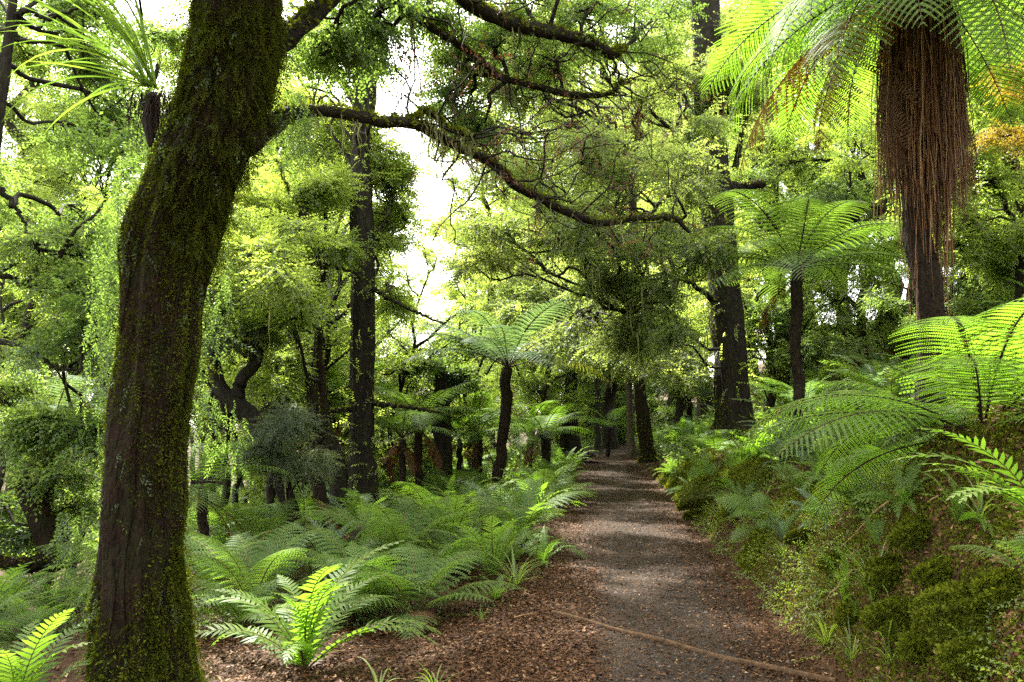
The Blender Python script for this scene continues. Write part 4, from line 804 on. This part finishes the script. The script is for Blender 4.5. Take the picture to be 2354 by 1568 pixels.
# ------------------------------------------------------------------ ground cover, litter, stones (uncountable)
def norms(x, y, e=0.05): 
    gx = (height(x + e, y) - height(x - e, y))/(2*e); gy = (height(x, y + e) - height(x, y - e))/(2*e)
    return norm(np.stack([-gx, -gy, np.ones_like(gx)], 1))
def cover(n, u0, u1, y0, y1, thr=0.0, fr=1.6, seedo=0.0, pw=1.6):
    u = rng.uniform(u0, u1, n); y = y0 + (y1 - y0)*rng.random(n)**pw; x = u + pc(y); k = fbm(x*fr + seedo, y*fr + seedo) > thr + rng.normal(0, 0.25, n); x, y = x[k], y[k]
    return np.stack([x, y, height(x, y)], 1), norms(x, y)
g = Geo(); p, nr = cover(260000, 0.98, 3.2, 3.0, 8.5, -0.1, pw=1.2); tuft(g, p, nr, 0.022, (0.1, 0.95), 0, out=0.5)
p, nr = cover(110000, 1.0, 3.4, 8, 20, 0.0); tuft(g, p, nr, 0.05, (0.1, 0.9), 0, out=0.5)
tag(g.build('bank_moss', M['moss']), 'moss and tiny seedlings carpeting the cut bank', 'moss', kind='stuff')
g = Geo(); p, nr = cover(12000, 0.95, 3.0, 3.2, 20, 0.15, seedo=9.0)
for k in range(3): place(g, SMALL[k], p[k::3] + nr[k::3]*0.01, mats_from(norm(nr[k::3]*0.6 + rng.normal(0, 0.7, p[k::3].shape)), UP, rng.normal(0, 0.6, len(p[k::3]))), rng.uniform(0.4, 1.0, len(p[k::3])), rng.uniform(0.2, 0.9, len(p[k::3])))
tag(g.build('bank_herbs', M['grass']), 'small green herbs growing over the cut bank', 'ground cover', kind='stuff')
g = Geo(); p, nr = cover(11000, -7, -1.15, 6.6, 22, 0.1, seedo=4.0)
for k in range(3): place(g, SMALL[k], p[k::3] + nr[k::3]*0.01, mats_from(norm(nr[k::3]*0.6 + rng.normal(0, 0.7, p[k::3].shape)), UP, rng.normal(0, 0.6, len(p[k::3]))), rng.uniform(0.5, 1.3, len(p[k::3])), rng.uniform(0.1, 0.8, len(p[k::3])))
p, nr = cover(26000, 2.4, 10, 5, 26, -0.3, seedo=7.0)
for k in range(3): place(g, SMALL[k], p[k::3] + nr[k::3]*0.01, mats_from(norm(nr[k::3]*0.6 + rng.normal(0, 0.7, p[k::3].shape)), UP, rng.normal(0, 0.6, len(p[k::3]))), rng.uniform(0.8, 1.9, len(p[k::3])), rng.uniform(0.1, 0.8, len(p[k::3])))
n = 46000; y = 17 + 47*rng.random(n)**1.4; u = rng.uniform(-44, 16, n); w = np.abs(u) > 1.3; u, y = u[w], y[w]; x = u + pc(y); p = np.stack([x, y, height(x, y)], 1); nr = norms(x, y)
for k in range(3): place(g, BIG[k], p[k::3] + nr[k::3]*0.02, mats_from(norm(nr[k::3]*0.7 + rng.normal(0, 0.7, p[k::3].shape)), UP, rng.normal(0, 0.6, len(p[k::3]))), rng.uniform(0.6, 1.4, len(p[k::3])), rng.uniform(0.1, 0.8, len(p[k::3])))
tag(g.build('bed_herbs', M['leaf_green']), 'low herbs and seedlings below the ferns', 'ground cover', kind='stuff')

def litter(g, x, y, size, tint, lift=0.012):
    N = len(x); p = np.stack([x, y, height(x, y) + lift + rng.uniform(0, 0.012, N)], 1); nr = norm(norms(x, y) + rng.normal(0, 0.28, (N, 3)))
    a = rng.uniform(0, 6.28, N); d = np.stack([np.cos(a), np.sin(a), 0*a], 1); d = norm(d - nr*(d*nr).sum(1)[:, None]); sd = np.cross(nr, d)
    L = (size*rng.uniform(0.4, 1.4, N))[:, None]; w = L*rng.uniform(0.15, 0.45, (N, 1))
    V = np.stack([p - d*L*0.5, p + sd*w*0.6 + nr*L*0.1, p + d*L*0.5, p - sd*w*0.6 + nr*L*0.06], 1)
    g.add(V.reshape(-1, 3), np.arange(4*N).reshape(N, 4), 0, np.repeat(tint, 4))
g = Geo(); n = 85000; y = 3.0 + 32*rng.random(n)**2.2; u = rng.normal(0, 0.85, n); u = np.where(np.abs(u) < 0.45, u + np.sign(u)*0.4*(rng.random(n) < 0.58), u); x = u + pc(y)
litter(g, x, y, 0.03, np.clip(rng.beta(2, 3, n) + 0.1*(rng.random(n) < 0.1), 0, 1))
n = 52000; x = rng.uniform(-2.6, 1.2, n); y = 3.2 + 5.4*rng.random(n); k = x - pc(y) < -0.5; litter(g, x[k], y[k], 0.034, rng.beta(2, 3, n)[k])
n = 26000; u = rng.uniform(1.2, 4.5, n); y = 3.4 + 15*rng.random(n)**1.5; litter(g, u + pc(y), y, 0.04, rng.beta(2, 2.6, n))
n = 26000; u = -rng.uniform(1.2, 8, n); y = 4 + 18*rng.random(n)**1.5; litter(g, u + pc(y), y, 0.05, rng.beta(2, 3, n))
n = 26000; y = 3.2 + 16*rng.random(n)**1.6; u = rng.choice([-1, 1], n)*rng.normal(1.05, 0.2, n); litter(g, u + pc(y), y, 0.034, rng.beta(2, 3, n))
tag(g.build('leaf_litter', M['litter'], smooth=False), 'reddish brown fallen leaves strewn over path and ground', 'leaf litter', kind='stuff')
g = Geo(); n = 16000; y = 3.2 + 22*rng.random(n)**2.0; u = rng.normal(0, 0.55, n); x = u + pc(y); s = rng.lognormal(-4.9, 0.45, n)
oct_v = A([1, 0, 0], [-1, 0, 0], [0, 1, 0], [0, -1, 0], [0, 0, 0.7], [0, 0, -0.7]); oct_f = np.array([[0, 2, 4], [2, 1, 4], [1, 3, 4], [3, 0, 4]])
aa = rng.uniform(0, 6.28, n); Ms = np.stack([np.stack([np.cos(aa), -np.sin(aa), 0*aa], 1), np.stack([np.sin(aa)*0.7, np.cos(aa)*0.7, 0*aa], 1), np.stack([rng.normal(0, .3, n), rng.normal(0, .3, n), 0*aa + 1], 1)], 1)
place(g, (oct_v, oct_f, np.zeros(6)), np.stack([x, y, height(x, y) + 0.012], 1), Ms, s, rng.beta(2, 3, n)); tag(g.build('loose_gravel', M['stone'], smooth=False), 'loose grey stones on the path surface', 'gravel', kind='stuff')

# ------------------------------------------------------------------ timber edging, post, sticks
a, b = ground(1270, 1416), ground(1850, 1567); b = b + (b - a)*0.09
L = np.linalg.norm(b - a); n = 40; t = np.linspace(0, 1, n)
P = a + (b - a)*t[:, None]; P[:, 2] = height(P[:, 0], P[:, 1]) + 0.02 + 0.006*np.sin(t*17)
d = norm(b - a); sd = norm(np.cross(d, UP)); wv, hv = 0.014, 0.021
prof = [(-1, -1), (-1, 0.8), (-0.8, 1), (0.8, 1), (1, 0.8), (1, -1)]
V = np.stack([P + sd*wv*(px + 0.1*np.sin(t*40 + i)[:, None]) + UP*hv*pz for i, (px, pz) in enumerate(prof)], 1); k = 6; i = np.arange(n - 1)[:, None]*k; j = np.arange(k)[None]
g = Geo(); g.add(V.reshape(-1, 3), np.stack([i + j, i + (j + 1) % k, i + k + (j + 1) % k, i + k + j], -1).reshape(-1, 4)); g.add(V[0], [[0, 1, 2, 5], [2, 3, 4, 5]]); g.add(V[-1], [[5, 2, 1, 0], [5, 4, 3, 2]])
tag(g.build('timber_edging', M['timber'], smooth=False), 'weathered timber edging board set slantwise into the path', 'edging board')
p0 = ground(822, 1330); g = Geo(); P = wobble(p0 - UP*0.1, at(818, 1212, p0[1]), 10, 0.02); tube(g, P, 0.055, 12, 0, rough=0.1, seed=4)
pp, nn = surf_samples(tube(Geo(), P, 0.055, 12, rough=0.1, seed=4), 500); tuft(g, pp, nn, 0.02, (0.2, 0.8), 1)
tag(g.build('wooden_post', [M['bark_grey'], M['moss']]), 'short mossy wooden post standing among the ferns', 'post')

def strap_plant(label, loc, n, L, w, mat='grass', name='grass_tuft', cat='grass tuft', e=(0.7, 1.45), bend=(0.6, 1.9), arc=(0, 6.283), group=None):
    g = Geo()
    for i in range(n):
        a = rng.uniform(*arc); l = L*rng.uniform(0.55, 1.1); P = rachis(l, rng.uniform(*e), rng.uniform(*bend), 10); c, s = math.cos(a), math.sin(a)
        P = P@np.array([[c, s, 0], [-s, c, 0], [0, 0, 1]]) + rng.normal(0, 0.02*L, 3)*A(1, 1, 0); X = A(c, s, 0); z = np.linspace(0, 1, 10); ww = (w*(0.6 + 0.5*np.sin(z*2.2))*(1 - z**2.5))[:, None]*0.5
        V = np.stack([P - X*ww + UP*ww*0.5, P, P + X*ww + UP*ww*0.5], 1).reshape(-1, 3); q = np.arange(9)*3
        g.add(V, np.concatenate([np.stack([q, q + 1, q + 4, q + 3], 1), np.stack([q + 1, q + 2, q + 5, q + 4], 1)]), 0, rng.uniform(0.15, 0.9))
    o = g.build(name, M[mat]); o.location = loc; tag(o, label, cat, group); return o
strap_plant('perching lily with long strap leaves on the upper left side of the great trunk', at(345, 200, 4.2), 40, 1.05, 0.024, 'fern', 'perching_lily', 'lily', e=(0.15, 1.45), bend=(0.3, 1.7), arc=(0.5, 2.6))
g = Geo(); pz = at(350, 225, 4.3); tube(g, np.array([pz - UP*0.28, pz - UP*0.15, pz, pz + UP*0.03]), [0.012, 0.036, 0.03, 0.012], 10, 0, 0.0, rough=0.5, seed=8); hang(g, np.array([pz, pz + A(-0.08, 0, 0), pz + A(0.06, -0.05, 0)]), 200, 0.06, 0.3, 0.004, (0.0, 0.6))
tag(g.build('root_clump', M['stem_dark']), 'dark root clump holding the perching lily to the great trunk', 'root clump')
for lb, px, py, n, L, w in (('tall grass tuft on the near bank below the single upright frond', 2010, 1390, 40, 0.5, 0.012), ('pale arching grass tuft at the lower bank edge', 1900, 1490, 24, 0.36, 0.011), ('grass tuft at the foot of the bank beside the path bend', 1800, 1290, 26, 0.3, 0.009), ('strappy bright grass beside the path left of the gravel', 1185, 1350, 34, 0.5, 0.014),
    ('few long grass blades standing in the litter at the foot of the great trunk', 380, 1590, 9, 0.45, 0.012), ('thin grass blades rising from the litter before the sunlit fern', 870, 1590, 8, 0.3, 0.011), ('small clump of grass blades at the near edge of the litter', 1000, 1590, 14, 0.26, 0.012), ('small grass tuft below the mossy mound', 1960, 1540, 20, 0.3, 0.009), ('tiny grass tuft alone on the litter left of the board', 1105, 1430, 14, 0.16, 0.007), ('grass tuft high on the grassy bank', 1990, 1180, 22, 0.35, 0.009)):
    q = ground(px, min(py, 1567)) if py < 1568 else on(*at(px, py, 4.75)[:2]); strap_plant(lb, q, n, L, w)

for i in range(16):
    y = 4.0 + 8*rng.random(); u = rng.uniform(1.05, 2.3); strap_plant('grass tuft hanging from the mossy cut bank', on(u + float(pc(y)), y), 18, rng.uniform(0.22, 0.42), 0.009, group='grass tufts on the cut bank')
# mossy mounds on the bank
def mound(label, px, py, r, sq=(1.2, 0.9, 0.75)):
    c = ground(px, py); o = thing('mossy_mound', label, 'mound', c); n, k = 16, 24
    th = np.linspace(0, 2*math.pi, k, endpoint=False)[None]; ph = np.linspace(-0.5, 1.52, n)[:, None]
    rad = r*(1 + 0.22*fbm(np.cos(th)*3 + px, np.sin(th)*3 + ph*3))
    V = np.stack([rad*np.cos(ph)*np.cos(th)*sq[0], rad*np.cos(ph)*np.sin(th)*sq[1], rad*np.sin(ph)*sq[2] + 0*th], -1)
    i = np.arange(n - 1)[:, None]*k; j = np.arange(k)[None]; g = Geo(); g.add(V.reshape(-1, 3), np.stack([i + j, i + (j + 1) % k, i + k + (j + 1) % k, i + k + j], -1).reshape(-1, 4)); g.build('body', M['moss_base'], o)
    g = Geo(); m = 26000; p, _ = surf_samples(V, m); nr = norm(p); w = fbm(p[:, 0]*9, p[:, 2]*9 + p[:, 1]*7) > -1.0; tuft(g, p[w], nr[w], 0.019, (0.35, 1.0), 0, down=0.3); w = rng.random(m) < 0.1; tuft(g, p[w], nr[w], 0.03, (0.0, 0.9), 0, down=0.1); g.build('moss', M['moss'], o)
mound('large mossy mound overhanging the path below the broad trunk', 1630, 1150, 0.42)
mound('mossy hump beside the large mound', 1745, 1110, 0.34)
mound('bright moss hummock low on the near bank', 2075, 1440, 0.14)
mound('moss-covered lump at the foot of the black fern trunk', 2230, 1440, 0.18)
mound('dark green moss cushion above the grass tuft', 2050, 1330, 0.11)
for px_, py_, r_ in ((1590, 1190, 0.16), (1700, 1180, 0.2), (1780, 1200, 0.13), (1850, 1240, 0.15), (1920, 1300, 0.12), (2110, 1250, 0.16), (2160, 1350, 0.14), (2120, 1520, 0.13), (2250, 1530, 0.16), (1960, 1420, 0.1), (2300, 1390, 0.15)):
    mound('small bright moss cushion on the cut bank', px_, py_, r_*0.72)
for o in list(C.objects):
    if o.get('label') == 'small bright moss cushion on the cut bank': o['group'] = 'moss cushions on the cut bank'
# sticks
for lb, p_, q_, r in (('long thin dead stick lying down the grassy bank', (2080, 1160), (1930, 1290), 0.008), ('dead stick leaning at the foot of the grassy bank', (2160, 1180), (1970, 1240), 0.006), ('broken twig lying on the litter near the board end', (1180, 1440), (1230, 1425), 0.006), ('pale straw stick on the bank beside the tall grass', (1960, 1340), (1900, 1400), 0.007)):
    a, b = ground(*p_) + UP*0.06, ground(*q_) + UP*0.05; g = Geo(); tube(g, wobble(a, b, 14, 0.02), np.linspace(r, r*0.5, 14), 6, 0, 0.9); tag(g.build('fallen_stick', M['strand']), lb, 'stick')
m, nt, o, new, link = nodes('forest_air')
pv = new('ShaderNodeVolumePrincipled'); pv.inputs['Density'].default_value = HAZE; pv.inputs['Color'].default_value = (0.9, 0.95, 0.9, 1); pv.inputs['Anisotropy'].default_value = 0.3; link(pv.outputs[0], o.inputs['Volume'])
bx = A([-320, -60, -60], [320, -60, -60], [320, 420, -60], [-320, 420, -60], [-320, -60, 90], [320, -60, 90], [320, 420, 90], [-320, 420, 90])
g = Geo(); g.add(bx, [[0, 3, 2, 1], [4, 5, 6, 7], [0, 1, 5, 4], [1, 2, 6, 5], [2, 3, 7, 6], [3, 0, 4, 7]])
if HAZE: tag(g.build('haze', m, smooth=False), 'thin bright mist hanging through the forest', 'haze', kind='stuff')
print('OBJS', len(bpy.data.objects), 'verts', sum(len(m.vertices) for m in bpy.data.meshes))
